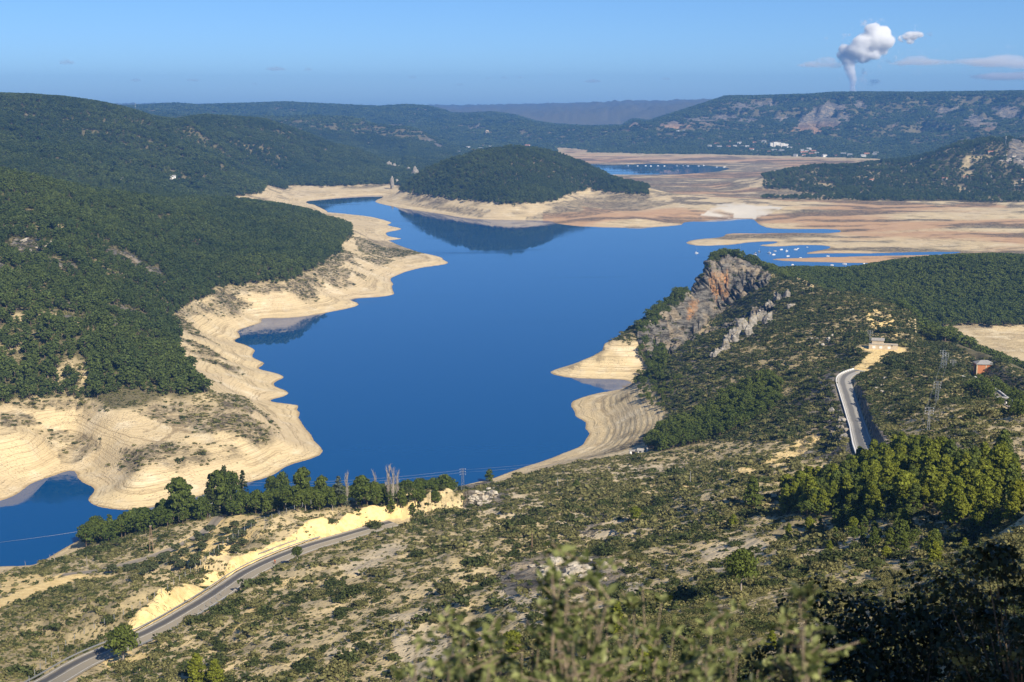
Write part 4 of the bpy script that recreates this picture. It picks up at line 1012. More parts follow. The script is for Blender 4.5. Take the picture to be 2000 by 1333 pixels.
def parapet(label, c, off, hh, m_, gap=False):
    c = resample(c, 2.0)
    t = np.gradient(c[:, :2], axis=0); t /= np.linalg.norm(t, axis=1)[:, None]; nr = np.stack([t[:, 1], -t[:, 0]], 1)
    b = c.copy(); b[:, :2] += nr * off; org = b[0].copy(); b -= org
    o = thing('parapet', label, 'road wall', org)
    proto_ = None
    for p, q in zip(b[:-1], b[1:]):
        mid, d = (p + q) / 2, q - p; L = np.linalg.norm(d[:2])
        if proto_ is None:
            proto_ = MB().box(-.22, .22, -.46 * 2.0, .46 * 2.0, -1.2, hh).mesh('block', m_)
        s = put('block', proto_, o, mid); s.rotation_euler = (0, 0, math.atan2(-d[0], d[1]))
    return o
parapet('row of pale stone blocks edging the left of the ridge road', RIDGE_C, -4.1, .75, M_WHITE)
parapet('low white wall along the small lane above the dry bay', UP_C, -2.6, .8, M_WHITE)

# ------------------------------------------------------------------ buildings
def gable_house(o, w_, d_, h_, rh, mw, mr, windows=True):
    hw, hd = w_ / 2, d_ / 2
    m1 = MB().box(-hw, hw, -hd, hd, -2.5, h_); m1.add([(-hw, -hd, h_), (-hw, hd, h_), (-hw, 0, h_ + rh), (hw, -hd, h_), (hw, hd, h_), (hw, 0, h_ + rh)], [(0, 2, 1), (3, 4, 5)])
    m1.build('walls', mw, o)
    e = .45
    MB().add([(-hw - e, -hd - e, h_ - .15), (hw + e, -hd - e, h_ - .15), (hw + e, 0, h_ + rh + .12), (-hw - e, 0, h_ + rh + .12), (-hw - e, hd + e, h_ - .15), (hw + e, hd + e, h_ - .15),
              (-hw - e, -hd - e, h_ - .4), (hw + e, -hd - e, h_ - .4), (hw + e, hd + e, h_ - .4), (-hw - e, hd + e, h_ - .4)],
             [(0, 1, 2, 3), (3, 2, 5, 4), (6, 7, 1, 0), (9, 4, 5, 8), (0, 3, 4, 9, 6), (1, 7, 8, 5, 2)]).build('roof', mr, o)
    if windows:
        wm = MB().box(-.55, .55, -.06, .06, 0, 1.3).mesh('window', M_DARKV)
        for x in np.linspace(-hw * .65, hw * .65, max(2, int(w_ / 3.5))): put('window', wm, o, (x, -hd - .02, 1.1))
        MB().box(-.5, .5, -.06, .06, -.2, 2.1).build('door', M_WOODP, o).location = (hw * .1, -hd - .02, 0)
    return o
def brick_store():
    p = at(1921, 727, 880, 1400); o = thing('brick_building', 'orange brick building with grey roof beside the dry bay', 'building', p, facing(p) + .25)
    MB().box(-5, 5, -4, 4, -3, 5.6).build('walls', M_BRICK, o)
    for x in (-5.0, 0.3, 5.0): MB().box(x - .3, x + .3, -4.12, -3.8, -3, 5.58).build('pillar', M_PLASTER, o)
    MB().add([(-5.6, -4.6, 5.6), (5.6, -4.6, 5.6), (5.6, 4.6, 5.6), (-5.6, 4.6, 5.6), (-2, 0, 7.4), (2, 0, 7.4), (-5.6, -4.6, 5.35), (5.6, -4.6, 5.35), (5.6, 4.6, 5.35), (-5.6, 4.6, 5.35)],
             [(0, 1, 5, 4), (1, 2, 5), (2, 3, 4, 5), (3, 0, 4), (6, 7, 1, 0), (7, 8, 2, 1), (8, 9, 3, 2), (9, 6, 0, 3), (9, 8, 7, 6)]).build('roof', M_GREYROOF, o)
    MB().box(3.0, 4.4, -4.08, -3.9, 2.9, 4.4).build('window', M_DARKV, o)
    MB().box(-5.08, -4.9, -2.8, 2.6, -1.0, 4.6).build('left_dark_panel', M_DARKGREY, o)  # dark panel over most of the left wall
brick_store()
def ridge_post():
    p = PAD; o = thing('ridge_building', 'low beige flat-roofed building on the spur above the ridge road', 'building', p, facing(p))
    MB().box(-8, 8, -3, 3, -1.5, 2.9).build('walls', M_PLASTER, o)
    MB().box(-8.2, 8.2, -3.2, -2.75, 2.9, 3.3).build('roof_parapet', M_CONC, o)
    MB().box(-6.4, .2, -1.4, 3.6, 2.9, 4.9).build('upper_room', M_PLASTER, o)
    MB().add([(-6.8, -1.8, 4.9), (.6, -1.8, 4.9), (.6, 4, 5.5), (-6.8, 4, 5.5), (-6.8, -1.8, 5.15), (.6, -1.8, 5.15), (.6, 4, 5.75), (-6.8, 4, 5.75)], [(0, 3, 2, 1), (4, 5, 6, 7), (0, 1, 5, 4), (1, 2, 6, 5), (2, 3, 7, 6), (3, 0, 4, 7)]).build('roof', M_CONC, o)
    for x in (-6, -2.2, 2.4): MB().box(x, x + 1.6, -3.06, -2.9, .7, 2.0).build('panel', M_WHITE, o)
    MB().box(4.3, 5.2, -3.06, -2.9, 2.2, 2.7).build('vent', M_DARKV, o)
ridge_post()
def huts():
    p = at(1235, 889, 450, 900); o = thing('hut', 'small grey and white roofless hut below the ridge pines', 'hut', p, facing(p) + .1)
    for a in ((-1.6, -1.3, -1.4, 1.4), (1.3, 1.6, -1.4, 1.4), (-1.3, 1.3, 1.1, 1.4)): MB().box(*a, -.8, 2.2).build('wall', M_CONC, o)
    MB().box(-1.3, -.4, -1.4, -1.1, -.8, 2.1).build('front_wall', M_WHITE, o); MB().box(-1.7, 1.7, -1.5, 1.5, 2.2, 2.4).build('roof', M_CONC, o)
    p = at(1251, 887, 450, 900); o = thing('hut', 'small bright white hut next to the dark pine stand', 'hut', p, facing(p) - .2)
    gable_house(o, 2.4, 2.2, 2.3, .5, M_WHITE, M_CONC, False); MB().box(-.4, .4, -1.14, -1.05, -.2, 1.7).build('door', M_DARKV, o)
    p = at(1264, 882, 450, 900); o = thing('pump_post', 'white pump post with small cap beside the huts', 'post', p)
    MB().box(-.35, .35, -.35, .35, -.5, 1.6).build('body', M_WHITE, o); MB().box(-.45, .45, -.45, .45, 1.6, 1.8).build('cap', M_CONC, o)
huts()
def portal():
    p = at(1956, 789, 450, 760); o = thing('lane_gate', 'dark gatehouse block at the near end of the small lane', 'gate', p, facing(p) + .3)
    MB().box(-1.6, 1.0, -1.2, 1.2, -1, 2.4).build('block', M_DARKGREY, o); MB().box(1.3, 1.9, -1.2, 1.6, -1, 2.2).build('pillar', M_WHITE, o); MB().box(-1.8, 2.1, -1.4, 1.4, 2.4, 2.6).build('slab', M_CONC, o)
portal()
def hotel():
    p = at(1522, 289, 4300, 8000); s = np.hypot(p.x, p.y) / 6000.0
    o = thing('hotel_block', 'large white stepped hotel block among the far village houses', 'building', p, facing(p) + .25)
    for x0, x1, z1, y0 in ((-38, -24, 20, 0), (-24, -8, 23, -3), (-8, 6, 21, -1), (6, 22, 19, -4), (22, 38, 16, -2)):
        b = MB().box(x0 * s, x1 * s - .3, y0, y0 + 14, -12, z1 * s).build('wing', M_WHITE, o)
        m2 = MB()
        for fl in range(1, 6):
            if fl * 3.4 < z1 - 1: m2.box(x0 * s + 1, x1 * s - 1.3, y0 - .25, y0 + .1, fl * 3.4 * s, fl * 3.4 * s + 1.1)
        m2.build('balcony_rows', M_PLASTER, b)['kind'] = 'stuff'
hotel()
HOUSES = [(1386,287),(1405,288.5),(1422.5,288.5),(1435,287),(1415,280),(1450,287),(1459,288.5),(1468,294),(1482,297.5),(1502,298),(1512,296),(1527,297),(1533,298.5),(1567,295),(1572,300.5),(1575,298),(1579,293),(1567,301),(1554,305),(1585,303),(1595,302),(1610,306),(1632,306),
 (1686,307),(1692,304),(1708,305),(1711,301),(1473,281),(1492,279),(1427,278),(1324,257),(1337,257),(1570,305),(1545,290),(1558,284),(1647,303),(1660,305),(1588,298),(1536,289),(1400,283),(1444,282)]
LOWHOUSES = [(1765,331),(1761,367),(1771,362),(1805,366),(1821,350),(1887,348),(1922,362),(1916,302),(1935,300),(1994,352),(1984,364),(1982,335),(1702,355),(1802,315),(1792,377),(1845,352),(1940,345)]
FARH = [(914,290),(946,287),(957,288),(869,306),(863,306),(1008,289),(938,292),(925,295),(895,300),(1030,287)]
def house_kit(mw, mr):
    o = thing('house', 'x', 'house'); gable_house(o, 11, 8, 5.6, 2.2, mw, mr, True); return o
KITS = [house_kit(M_WHITE, M_TILE), house_kit(M_WHITE, M_GREYROOF), house_kit(M_PLASTER, M_TILE)]
def place_houses(lst, label, group, r0, r1, kk, smin, smax):
    for i, (px, py) in enumerate(lst):
        p = at(px, py + 1, r0, r1); o = copy_tree(KITS[kk[i % len(kk)]])
        o.location = (p.x, p.y, p.z - .3); o.rotation_euler = (0, 0, facing(p) + rng.uniform(-.7, .7)); s = rng.uniform(smin, smax); o.scale = (s * rng.uniform(.9, 1.4), s, s)
        tag(o, label, 'house', group)
place_houses(HOUSES, 'small white house of the far village at the foot of the mesa', 'houses of the far village', 4300, 8000, (1, 1, 0, 1, 2), .9, 1.45)
place_houses(LOWHOUSES, 'pale house among the pines of the low hill beyond the dry lake bed', 'houses on the wooded low hill', 2900, 4500, (0, 1, 2), .6, .95)
place_houses(FARH, 'tiny pale house on the far shore behind the peninsula hill', 'houses behind the peninsula', 4300, 8500, (1, 0), 1.0, 1.5)
for (px, py, lb, sc3) in ((233,353,'beige house alone in the forest of the left hill',(1.0, .9, .8)), (334,349,'long white house in a clearing of the left hill forest',(1.5, 1, .8)), (668,359,'low pale house at the forest edge above the narrow lake arm',(2.0, 1, .8)), (650,362,'second small house by the trees above the narrow lake arm',(1, 1, .7)),
        (1569,188,'long white shed on the rim of the mesa',(3.4, 1.4, 1.3)), (1623,184,'short white shed higher on the mesa rim',(2.4, 1.3, 1.3))):
    p = at(px, py, 1900, 8000); o = copy_tree(KITS[1]); o.location = p; o.rotation_euler = (0, 0, facing(p) + .15); o.scale = sc3; tag(o, lb, 'house')
p = at(951, 262, 5500, 8200); o = thing('ruined_tower', 'pale ruined tower on a far wooded knoll', 'tower', p, .3)
MB().box(-7, 7, -6, 6, -6, 17).build('tower', M_PLASTER, o); MB().box(7, 22, -5, 5, -6, 8).build('wing', M_PLASTER, o); MB().box(-5, 5, -6.1, -5.9, 9, 12).build('opening', M_DARKV, o)
for k_ in KITS:
    for ch in list(k_.children): bpy.data.objects.remove(ch)
    bpy.data.objects.remove(k_)

# ------------------------------------------------------------------ pylons, poles and wires
TOPS = {}
def lattice(key, px, py, top_py, label, r0, r1, w0=.55, w1=.22, arms=((.97, 1.5), (.86, 1.5), (.75, 1.5)), m_=None):
    m_ = m_ or M_STEEL
    p = at(px, py, r0, r1); r = math.hypot(p.x, p.y); t, _ = tan_dep(px, top_py); h = (CAM_Z - r * float(t)) - p.z
    h = max(h, 5.0)
    o = thing('lattice_pylon', label, 'pylon', (p.x, p.y, p.z - .2), facing(p) + .2, 'lattice pylons')
    legs = [(sx, sy) for sx in (-1, 1) for sy in (-1, 1)]
    for sx, sy in legs: MB().bar((sx * w0, sy * w0, 0), (sx * w1, sy * w1, h), .05, .035, 4).build('leg', m_, o)
    br = MB(); nseg = max(6, int(h / 1.1))
    for i in range(nseg):
        z0_, z1_ = h * i / nseg, h * (i + 1) / nseg; a, b = w0 + (w1 - w0) * i / nseg, w0 + (w1 - w0) * (i + 1) / nseg
        for (ax, ay), (bx, by) in (((-1, -1), (1, -1)), ((1, -1), (1, 1)), ((1, 1), (-1, 1)), ((-1, 1), (-1, -1))):
            if i % 2: ax, ay, bx, by = bx, by, ax, ay
            br.bar((ax * a, ay * a, z0_), (bx * b, by * b, z1_), .022, .022, 3)
    br.build('bracing', m_, o)['kind'] = 'stuff'
    pts = []
    for f_, L in arms:
        a = MB().bar((-L, 0, h * f_), (L, 0, h * f_), .07, .07, 4).build('crossarm', m_, o)
        ins = MB()
        for x in (-L + .1, L - .1): ins.bar((x, 0, h * f_ - .45), (x, 0, h * f_), .07, .07, 5); pts.append(Vector((x, 0, h * f_ - .45)))
        ins.build('insulators', M_WHITE, a)['kind'] = 'stuff'
    R_ = Matrix.Translation(o.location) @ Matrix.Rotation(o.rotation_euler.z, 4, 'Z')
    TOPS[key] = [R_ @ q for q in pts]
    return o
lattice('a', 1840, 723, 683, 'tall lattice pylon, nearer of the pair on the spur', 450, 1000)
lattice('b', 1846, 719, 688, 'lattice pylon just behind its taller twin on the spur', 450, 1000)
lattice('c', 1861, 723, 702, 'short lattice pylon at the edge of the spur above the dry bay', 450, 1000)
lattice('d', 1829, 790, 744, 'broad lattice pylon standing in the scrub of the right slope', 400, 1000, .75, .3)
lattice('e', 1813, 843, 794, 'slim white pylon behind the pines of the right slope', 350, 900, .4, .2)
lattice('f', 904, 960, 914, 'lattice pylon at the water edge beside the rocky knoll', 400, 900, .7, .3)
lattice('g', 1699, 668, 645, 'grey lattice pylon next to the flat-roofed building', 600, 1100, .35, .2)
lattice('h', 1942, 758, 738, 'small lattice pylon among trees by the brick building', 600, 1100, .35, .2)
def pole(key, px, py, top_py, label, r0, r1, m_=None, arm=.8, twin=False, double=False):
    m_ = m_ or M_WOODP
    p = at(px, py, r0, r1); r = math.hypot(p.x, p.y); t, _ = tan_dep(px, top_py); h = max((CAM_Z - r * float(t)) - p.z, 4)
    o = thing('utility_pole', label, 'pole', (p.x, p.y, p.z - .2), facing(p))
    if twin:
        for sx in (-1, 1): MB().bar((sx * .75, 0, 0), (sx * .12, 0, h), .16, .11, 6).build('post', m_, o)
        for z_ in (.25, .5, .75): MB().bar((-.75 + .63 * z_, 0, h * z_), (.75 - .63 * z_, 0, h * z_), .06, .06, 4).build('brace', m_, o)
    else:
        MB().bar((0, 0, 0), (0, 0, h), .17, .11, 7).build('post', m_, o)
    if arm:
        MB().box(-arm, arm, -.07, .07, h - .35, h - .2).build('crossarm', m_, o)
        ins = MB()
        for x in (-arm + .1, 0, arm - .1): ins.bar((x, 0, h - .2), (x, 0, h + .1), .06, .05, 5)
        ins.build('insulators', M_WHITE, o)['kind'] = 'stuff'
        if double: MB().box(-arm, arm, -.07, .07, h - 1.5, h - 1.35).build('crossarm', m_, o)
    R_ = Matrix.Translation(o.location) @ Matrix.Rotation(o.rotation_euler.z, 4, 'Z')
    TOPS[key] = [R_ @ Vector((x, 0, h + .1)) for x in (-arm, 0, arm)]
pole('p1', 296, 1077, 1026, 'tall brown twin-legged pole on the scrub slope below the lane', 350, 760, M_WOODP, .5, True)
pole('p2', 410, 1012, 982, 'grey steel pole with wide crossarm at the lane end', 350, 760, M_STEEL, 1.3)
pole('p3', 1039, 1071, 1040, 'lone brown wooden pole on the foreground hillside', 250, 600, M_WOODP, 0)
pole('p4', 1089, 952, 932, 'thin grey pole on the slope above the water', 400, 800, M_STEEL, 0)
pole('p5', 507, 993, 972, 'pole with double crossarm among the lakeside pines', 350, 760, M_CONC, .7, False, True)
pole('p6', 698, 982, 957, 'plain thin pole between the lakeside trees', 350, 760, M_CONC, 0)
pole('p7', 167, 1060, 1036, 'thin steel pole rising behind a small tree at the shore', 350, 760, M_STEEL, .9)
pole('p8', 1429, 930, 910, 'small pole by the pale track below the ridge road', 350, 760, M_STEEL, 0)
pole('p9', 1348, 948, 920, 'slim pole in the scrub left of the pale track', 350, 760, M_STEEL, 0)
def wires(label, A, B, sag, r=.022):
    pairs = list(zip(A, B)); org = pairs[0][0].copy(); o = thing('power_line', label, 'power line', org)
    for a, b in pairs:
        m1 = MB(); pr = None
        for i in range(25):
            t = i / 24; q = a.lerp(b, t) - org; q.z -= sag * 4 * t * (1 - t)
            if pr is not None: m1.bar(pr, q, r, r, 3)
            pr = q
        m1.build('wire', M_WIRE, o)
def off(pts, dx, dy, dz): return [p_ + Vector((dx, dy, dz)) for p_ in pts]
wires('power lines running left over the water from the shore pole', TOPS['p7'], off(TOPS['p7'], -170, -40, 2), 5)
wires('power lines crossing the lake from the knoll pylon to the left', TOPS['f'][:4], off(TOPS['f'][:4], -190, 10, -4), 6)
wires('power lines from the knoll pylon to the right slope', TOPS['f'][:4], off(TOPS['f'][:4], 150, 40, 14), 4)
for k1, k2, lb in (('e', 'd', 'power lines between the slim and the broad pylon'), ('d', 'b', 'power lines from the broad pylon to the pair'), ('b', 'c', 'short power lines on the spur')): wires(lb, TOPS[k1][:4], TOPS[k2][:4], .8)
for px, py, tp, lb, r0, r1 in ((1964, 284, 266, 'thin radio mast on the conical hill', 3000, 3800), (265, 219, 201, 'thin mast on the long left ridge', 2600, 4600)):
    p = at(px, py + 1, r0, r1); r = math.hypot(p.x, p.y); t, _ = tan_dep(px, tp); h = max(CAM_Z - r * float(t) - p.z, 14)
    o = thing('radio_mast', lb, 'mast', p); MB().bar((0, 0, -1), (0, 0, h), .5, .22, 6).build('mast', M_STEEL, o)
    for z_ in (.75, .9): MB().box(-.9, .9, -.15, .15, h * z_, h * z_ + 1.2).build('antenna', M_WHITE, o)

# ------------------------------------------------------------------ boats
def hull_mesh(L, B, H, m_, name='hull'):
    st = [(-.5, .38, .0), (-.45, .5, -.0), (-.1, .5, 0), (.25, .36, .03), (.42, .16, .10), (.5, .01, .16)]
    V, F = [], []
    for x, hw, sh in st:
        V += [(x * L, -hw * B, H * (1 + sh)), (x * L, -hw * B * .75, -.25), (x * L, 0, -.45 * H), (x * L, hw * B * .75, -.25), (x * L, hw * B, H * (1 + sh))]
    for i in range(len(st) - 1):
        for j in range(4): a = i * 5 + j; F.append((a, a + 1, a + 6, a + 5))
    F.append((0, 4, 3, 2, 1)); 
    for i in range(len(st) - 1): F.append((i * 5, i * 5 + 5, i * 5 + 9, i * 5 + 4))
    m = MB(); m.add(V, F); return m.mesh(name, m_)
def boat(px, py, L, label, group=None, mast=0, dark=False, rz=None, r0=1200):
    w3 = on_water([(px, py)])[0]; o = thing('sailing_boat' if mast else 'motor_boat', label, 'boat', (w3[0], w3[1], .02), rng.uniform(-.9, .9) if rz is None else rz, group)
    put('hull', hull_mesh(L, L * .34, L * .16, M_NAVY if dark else M_HULL), o)
    MB().box(-.18 * L, .16 * L, -.11 * L, .11 * L, .15 * L, .27 * L).build('cabin', M_HULL, o)
    MB().box(-.12 * L, .163 * L, -.113 * L, .113 * L, .20 * L, .245 * L).build('windscreen', M_DARKV, o)
    if mast:
        MB().bar((.05 * L, 0, .15 * L), (.05 * L, 0, mast), .09, .06, 5).build('mast', M_STEEL, o)
        MB().bar((.05 * L, 0, .42 * L), (-.38 * L, 0, .40 * L), .13, .11, 6).build('boom', M_HULL, o)
BG = 'boats moored off the point'
for px, py, L, mast, dk, lb in ((1360.6, 495, 6.5, 9, 0, 'sailing boat farthest left on the open water'), (1394, 498.5, 6, 8, 1, 'dark sailing boat seen above the crag'), (1397, 502, 4.5, 0, 0, 'small boat half hidden by the trees of the crag'), (1385, 509.5, 6, 8, 0, 'sailing boat low against the left edge of the crag'),
    (1445.6, 499, 7.5, 14, 1, 'dark sailing boat with the tallest mast beside the pontoon'), (1474.6, 498, 7.5, 0, 0, 'large white motor boat below the first sand spit'), (1476, 495, 5, 0, 1, 'dark boat just behind the large white motor boat'), (1483, 492.5, 5.5, 5, 1, 'dark sailing boat right of the large white motor boat'),
    (1502.6, 495, 8, 7, 0, 'long white sailing boat in the middle of the moorings'), (1513.6, 491, 6, 0, 0, 'white boat closest under the second sand spit'), (1511, 498, 7, 0, 0, 'white boat in front of the moorings'), (1526, 488, 6.5, 0, 0, 'white motor boat against the second sand spit'),
    (1536.6, 491, 6, 7, 0, 'sailing boat right of the middle moorings'), (1539, 501, 6.5, 0, 0, 'white boat alone before the long low spit'), (1554, 488, 7, 0, 0, 'white boat left of a pair in the inlet'), (1558.6, 486, 4.5, 0, 0, 'smaller boat right of a pair in the inlet'), (1576.6, 483.3, 4, 0, 0, 'tiny boat at the head of the inlet'),
    (1563.6, 504, 5, 0, 0, 'boat touching the long low spit'), (1617, 501, 6, 0, 0, 'white boat in the narrow channel behind the long spit'), (1548, 518, 6, 0, 0, 'white boat in front of the long spit above the trees'), (1625, 518.5, 6, 0, 0, 'pale boat just above the wooded ridge'), (1649.6, 516.5, 8, 0, 0, 'long white boat right of the long spit'), (1687.6, 515.5, 5, 0, 0, 'white boat farthest right by the wooded ridge')):
    boat(px, py, L * .68, lb, BG, mast, dk)
w3 = on_water([(1436, 492)])[0]; o = thing('pontoon', 'long brown floating pontoon between the moored boats', 'pontoon', (w3[0], w3[1], 0), .05)
MB().box(-6, 6, -1.2, 1.2, -.3, .5).build('deck', M_WOODP, o)
for x in (-5, 0, 5): MB().box(x - .6, x + .6, -1.3, 1.3, -.5, .1).build('float', M_PLASTER, o)
for i, px in enumerate(np.linspace(1226, 1410, 13)):
    boat(px + rng.uniform(-7, 7), 324.3 + rng.uniform(-.6, .6) + (2.5 if px > 1380 else 0), rng.uniform(5.5, 9), 'white boat in the row along the far lagoon shore', 'boats along the far lagoon shore')

# ------------------------------------------------------------------ cyclist on the main road
def cyclist():
    i = int(np.argmin(np.abs(to_px(rc[:, 0], rc[:, 1], rc[:, 2])[0] - 527))); t = rc[i + 1] - rc[i]; t /= np.linalg.norm(t)
    nr = Vector((t[1], -t[0], 0)); p = Vector(rc[i]) + nr * 2.6 + Vector((0, 0, .16)); rz = math.atan2(t[1], t[0]) + math.pi
    o = thing('bicycle', 'dark road bicycle ridden along the main road', 'bicycle', p, rz)
    for x in (-.5, .5):
        m1 = MB(); k = 18
        for j in range(k):
            a, b = 2 * math.pi * j / k, 2 * math.pi * (j + 1) / k
            m1.bar((x + .33 * math.cos(a), 0, .35 + .33 * math.sin(a)), (x + .33 * math.cos(b), 0, .35 + .33 * math.sin(b)), .022, .022, 4)
        wv = m1.build('wheel', M_BLACK, o)
        m2 = MB()
        for j in range(8): a = math.pi * j / 4; m2.bar((x, 0, .35), (x + .32 * math.cos(a), 0, .35 + .32 * math.sin(a)), .005, .005, 3)
        m2.build('spokes', M_STEEL, wv)
    fr = MB()
    for a, b in (((-.5, 0, .35), (-.05, 0, .33)), ((-.5, 0, .35), (-.2, 0, .80)), ((-.05, 0, .33), (-.22, 0, .92)), ((-.18, 0, .78), (.36, 0, .82)), ((-.05, 0, .33), (.37, 0, .76)), ((.37, 0, .86), (.5, 0, .35))): fr.bar(a, b, .022, .022, 5)
    fr.build('frame', M_BLACK, o); MB().box(-.36, -.1, -.06, .06, .92, .98).build('saddle', M_BLACK, o)
    MB().bar((.38, -.22, .93), (.38, .22, .93), .018, .018, 5).build('handlebar', M_BLACK, o); MB().bar((-.05, -.12, .2), (-.05, .12, .46), .02, .02, 4).build('pedals', M_BLACK, o)
    # rider: one continuous skin
    J = [(-.20, 0, 1.02), (-.05, 0, 1.22), (.12, 0, 1.40), (.20, 0, 1.50), (.27, 0, 1.60), (.29, 0, 1.70), (.12, .19, 1.38), (.26, .21, 1.16), (.38, .20, .97), (.12, -.19, 1.38), (.26, -.21, 1.16), (.38, -.20, .97), (-.18, .10, .98), (.12, .11, .80), (-.03, .11, .42), (.08, .11, .36), (-.18, -.10, .98), (.16, -.11, .70), (-.02, -.11, .24), (.09, -.11, .18)]
    R_ = [.15, .15, .16, .07, .09, .10, .08, .05, .04, .08, .05, .04, .12, .085, .05, .05, .12, .085, .05, .05]
    E = [(0, 1), (1, 2), (2, 3), (3, 4), (4, 5), (2, 6), (6, 7), (7, 8), (2, 9), (9, 10), (10, 11), (0, 12), (12, 13), (13, 14), (14, 15), (0, 16), (16, 17), (17, 18), (18, 19)]
    me = bpy.data.meshes.new('person'); me.from_pydata(J, E, []); bm = bmesh.new(); bm.from_mesh(me); sl = bm.verts.layers.skin.verify()
    for v, r in zip(bm.verts, R_): v[sl].radius = (r, r)
    bm.verts.ensure_lookup_table(); bm.verts[0][sl].use_root = True; bm.to_mesh(me); bm.free()
    pr = put('person', me); pr.location = p; pr.rotation_euler = (0, 0, rz); tag(pr, 'cyclist in an orange top riding on the right lane of the main road', 'person')
    pr.modifiers.new('skin', 'SKIN'); sb = pr.modifiers.new('sub', 'SUBSURF'); sb.levels = sb.render_levels = 1
    me.materials.append(M_ORANGE)
    ico = bmesh.new(); bmesh.ops.create_icosphere(ico, subdivisions=2, radius=.13)
    for v in ico.verts: v.co = Vector((.29 + v.co.x * 1.1, v.co.y * .9, 1.72 + max(v.co.z, -.02) * .9))
    hm = bpy.data.meshes.new('helmet'); ico.to_mesh(hm); ico.free(); hm.materials.append(M_BLACK); put('helmet', hm, pr)
    m3 = MB()
    for sy in (-1, 1): m3.bar((-.22, sy * .10, 1.0), (.13 if sy > 0 else .17, sy * .11, .80 if sy > 0 else .70), .135, .10, 8)
    m3.build('shorts', M_BLACK, pr, True)
cyclist()
print('things', round(time.time() - T0, 1))
# ------------------------------------------------------------------ the crag: a finer rock skin over the steep face
def crag():
    ths = np.linspace(float(px_th(1228)), float(px_th(1570)), 300); lvs = np.linspace(math.log(1035), math.log(1256), 190)
    t_, l_ = np.meshgrid(ths, lvs); r_ = np.exp(l_); x, y = r_ * np.sin(t_), r_ * np.cos(t_); z = g_at(Z, t_, l_)
    mk = g_at(np.clip(ROCKC, 0, 1), t_, l_); mk = smooth(.15, .7, mk)
    dzdx = np.gradient(z, axis=1) / (r_ * (ths[1] - ths[0])); dzdr = np.gradient(z, axis=0) / (r_ * (lvs[1] - lvs[0]))
    nx, ny, nz = -dzdx * np.cos(t_) - dzdr * np.sin(t_), dzdx * np.sin(t_) - dzdr * np.cos(t_), np.ones_like(z)
    L = np.sqrt(nx * nx + ny * ny + nz * nz); nx, ny, nz = nx / L, ny / L, nz / L
    u = x * .9 - y * .25 + .8 * z; v = z * 1.3 + .25 * x
    big = fbm(u, v, 20, 3, 201, .55, True); mid = fbm(u * 1.4, v * .8, 8, 3, 203, .6, True); led = fbm(u * .35, v + .5 * y, 6, 3, 207, .6, True)
    crack = np.abs(fbm(u + 3 * fbm(u, v, 9, 2, 211), v * .45, 13, 2, 213))
    d = .8 * mk * (4.2 * (big - .1) + 2.4 * (mid - .1) + 1.7 * (led - .2) - 4.5 * smooth(.10, .0, crack)) + mk * 1.2 - (1 - mk) * 2.2
    V = np.stack([x + nx * d, y + ny * d, z + nz * d], -1).reshape(-1, 3)
    n_ = len(ths); i = (np.arange(len(lvs) - 1)[:, None] * n_ + np.arange(n_ - 1)[None]).ravel(); F = np.stack([i, i + 1, i + n_ + 1, i + n_], 1)
    keep = mk.ravel()[F].max(1) > .02; F = F[keep]; used, inv = np.unique(F, return_inverse=True)
    me = build_mesh('crag', V[used], inv.reshape(F.shape), False)
    red = g_at(RED, t_, l_) * np.clip(.5 + 1.2 * fbm(u, v, 14, 3, 221), 0, 1)
    for an, arr in (('rock', np.ones_like(mk)), ('red', red)):
        a = me.attributes.new(an, 'FLOAT', 'POINT'); a.data.foreach_set('value', arr.ravel()[used].astype(np.float32))
    me.materials.append(GROUND); o = put('crag', me); o['kind'] = 'structure'
    vv = V[used][(mk.ravel()[used] > .4)]; q = vv[rng.choice(len(vv), 620, replace=False)]; q = q[fbm(q[:, 0], q[:, 1], 25, 2, 231) > -.08]
    s_ = rng.gamma(3, .38, len(q)) + .4; scatter('scrub', q - [0, 0, .2], s_, C_RIDGESH, ('dark shrubs rooted in the cracks of the crag', 'scrub'), s_ * .9)
ROCKC = np.maximum(poly_mask(ROCKP[0][0], 1030, 1256) * 1.0, poly_mask([(1300,705),(1340,670),(1420,640),(1500,598),(1530,600),(1500,640),(1430,680),(1350,712)], 1030, 1256) * 1.0)
for _ in range(2): ROCKC[1:-1, 1:-1] = (ROCKC[:-2, 1:-1] + ROCKC[2:, 1:-1] + ROCKC[1:-1, :-2] + ROCKC[1:-1, 2:] + ROCKC[1:-1, 1:-1]) / 5
crag()
# ------------------------------------------------------------------ loose rocks and outcrops
def rock_mesh(seed, m_, sub=3, spiky=.5):
    g = random.Random(seed); bm = bmesh.new(); bmesh.ops.create_icosphere(bm, subdivisions=sub, radius=1.0)
    o_ = Vector((g.uniform(-50, 50), g.uniform(-50, 50), g.uniform(-50, 50)))
    from mathutils import noise as mn
    for v in bm.verts:
        p_ = v.co.copy(); k_ = mn.noise(p_ * 1.1 + o_) * spiky + mn.noise(p_ * 2.6 + o_) * spiky * .5 + mn.noise(p_ * 6 + o_) * spiky * .2
        c_ = mn.cell(p_ * 2.0 + o_); v.co = p_ * (1 + k_ + .12 * c_)
    me = bpy.data.meshes.new('rock_outcrop'); bm.to_mesh(me); bm.free(); me.materials.append(m_); return me
RM = [rock_mesh(i, M_LIME, 3, .55) for i in range(4)]; RP = [rock_mesh(20 + i, M_LIMEPALE, 3, .5) for i in range(4)]
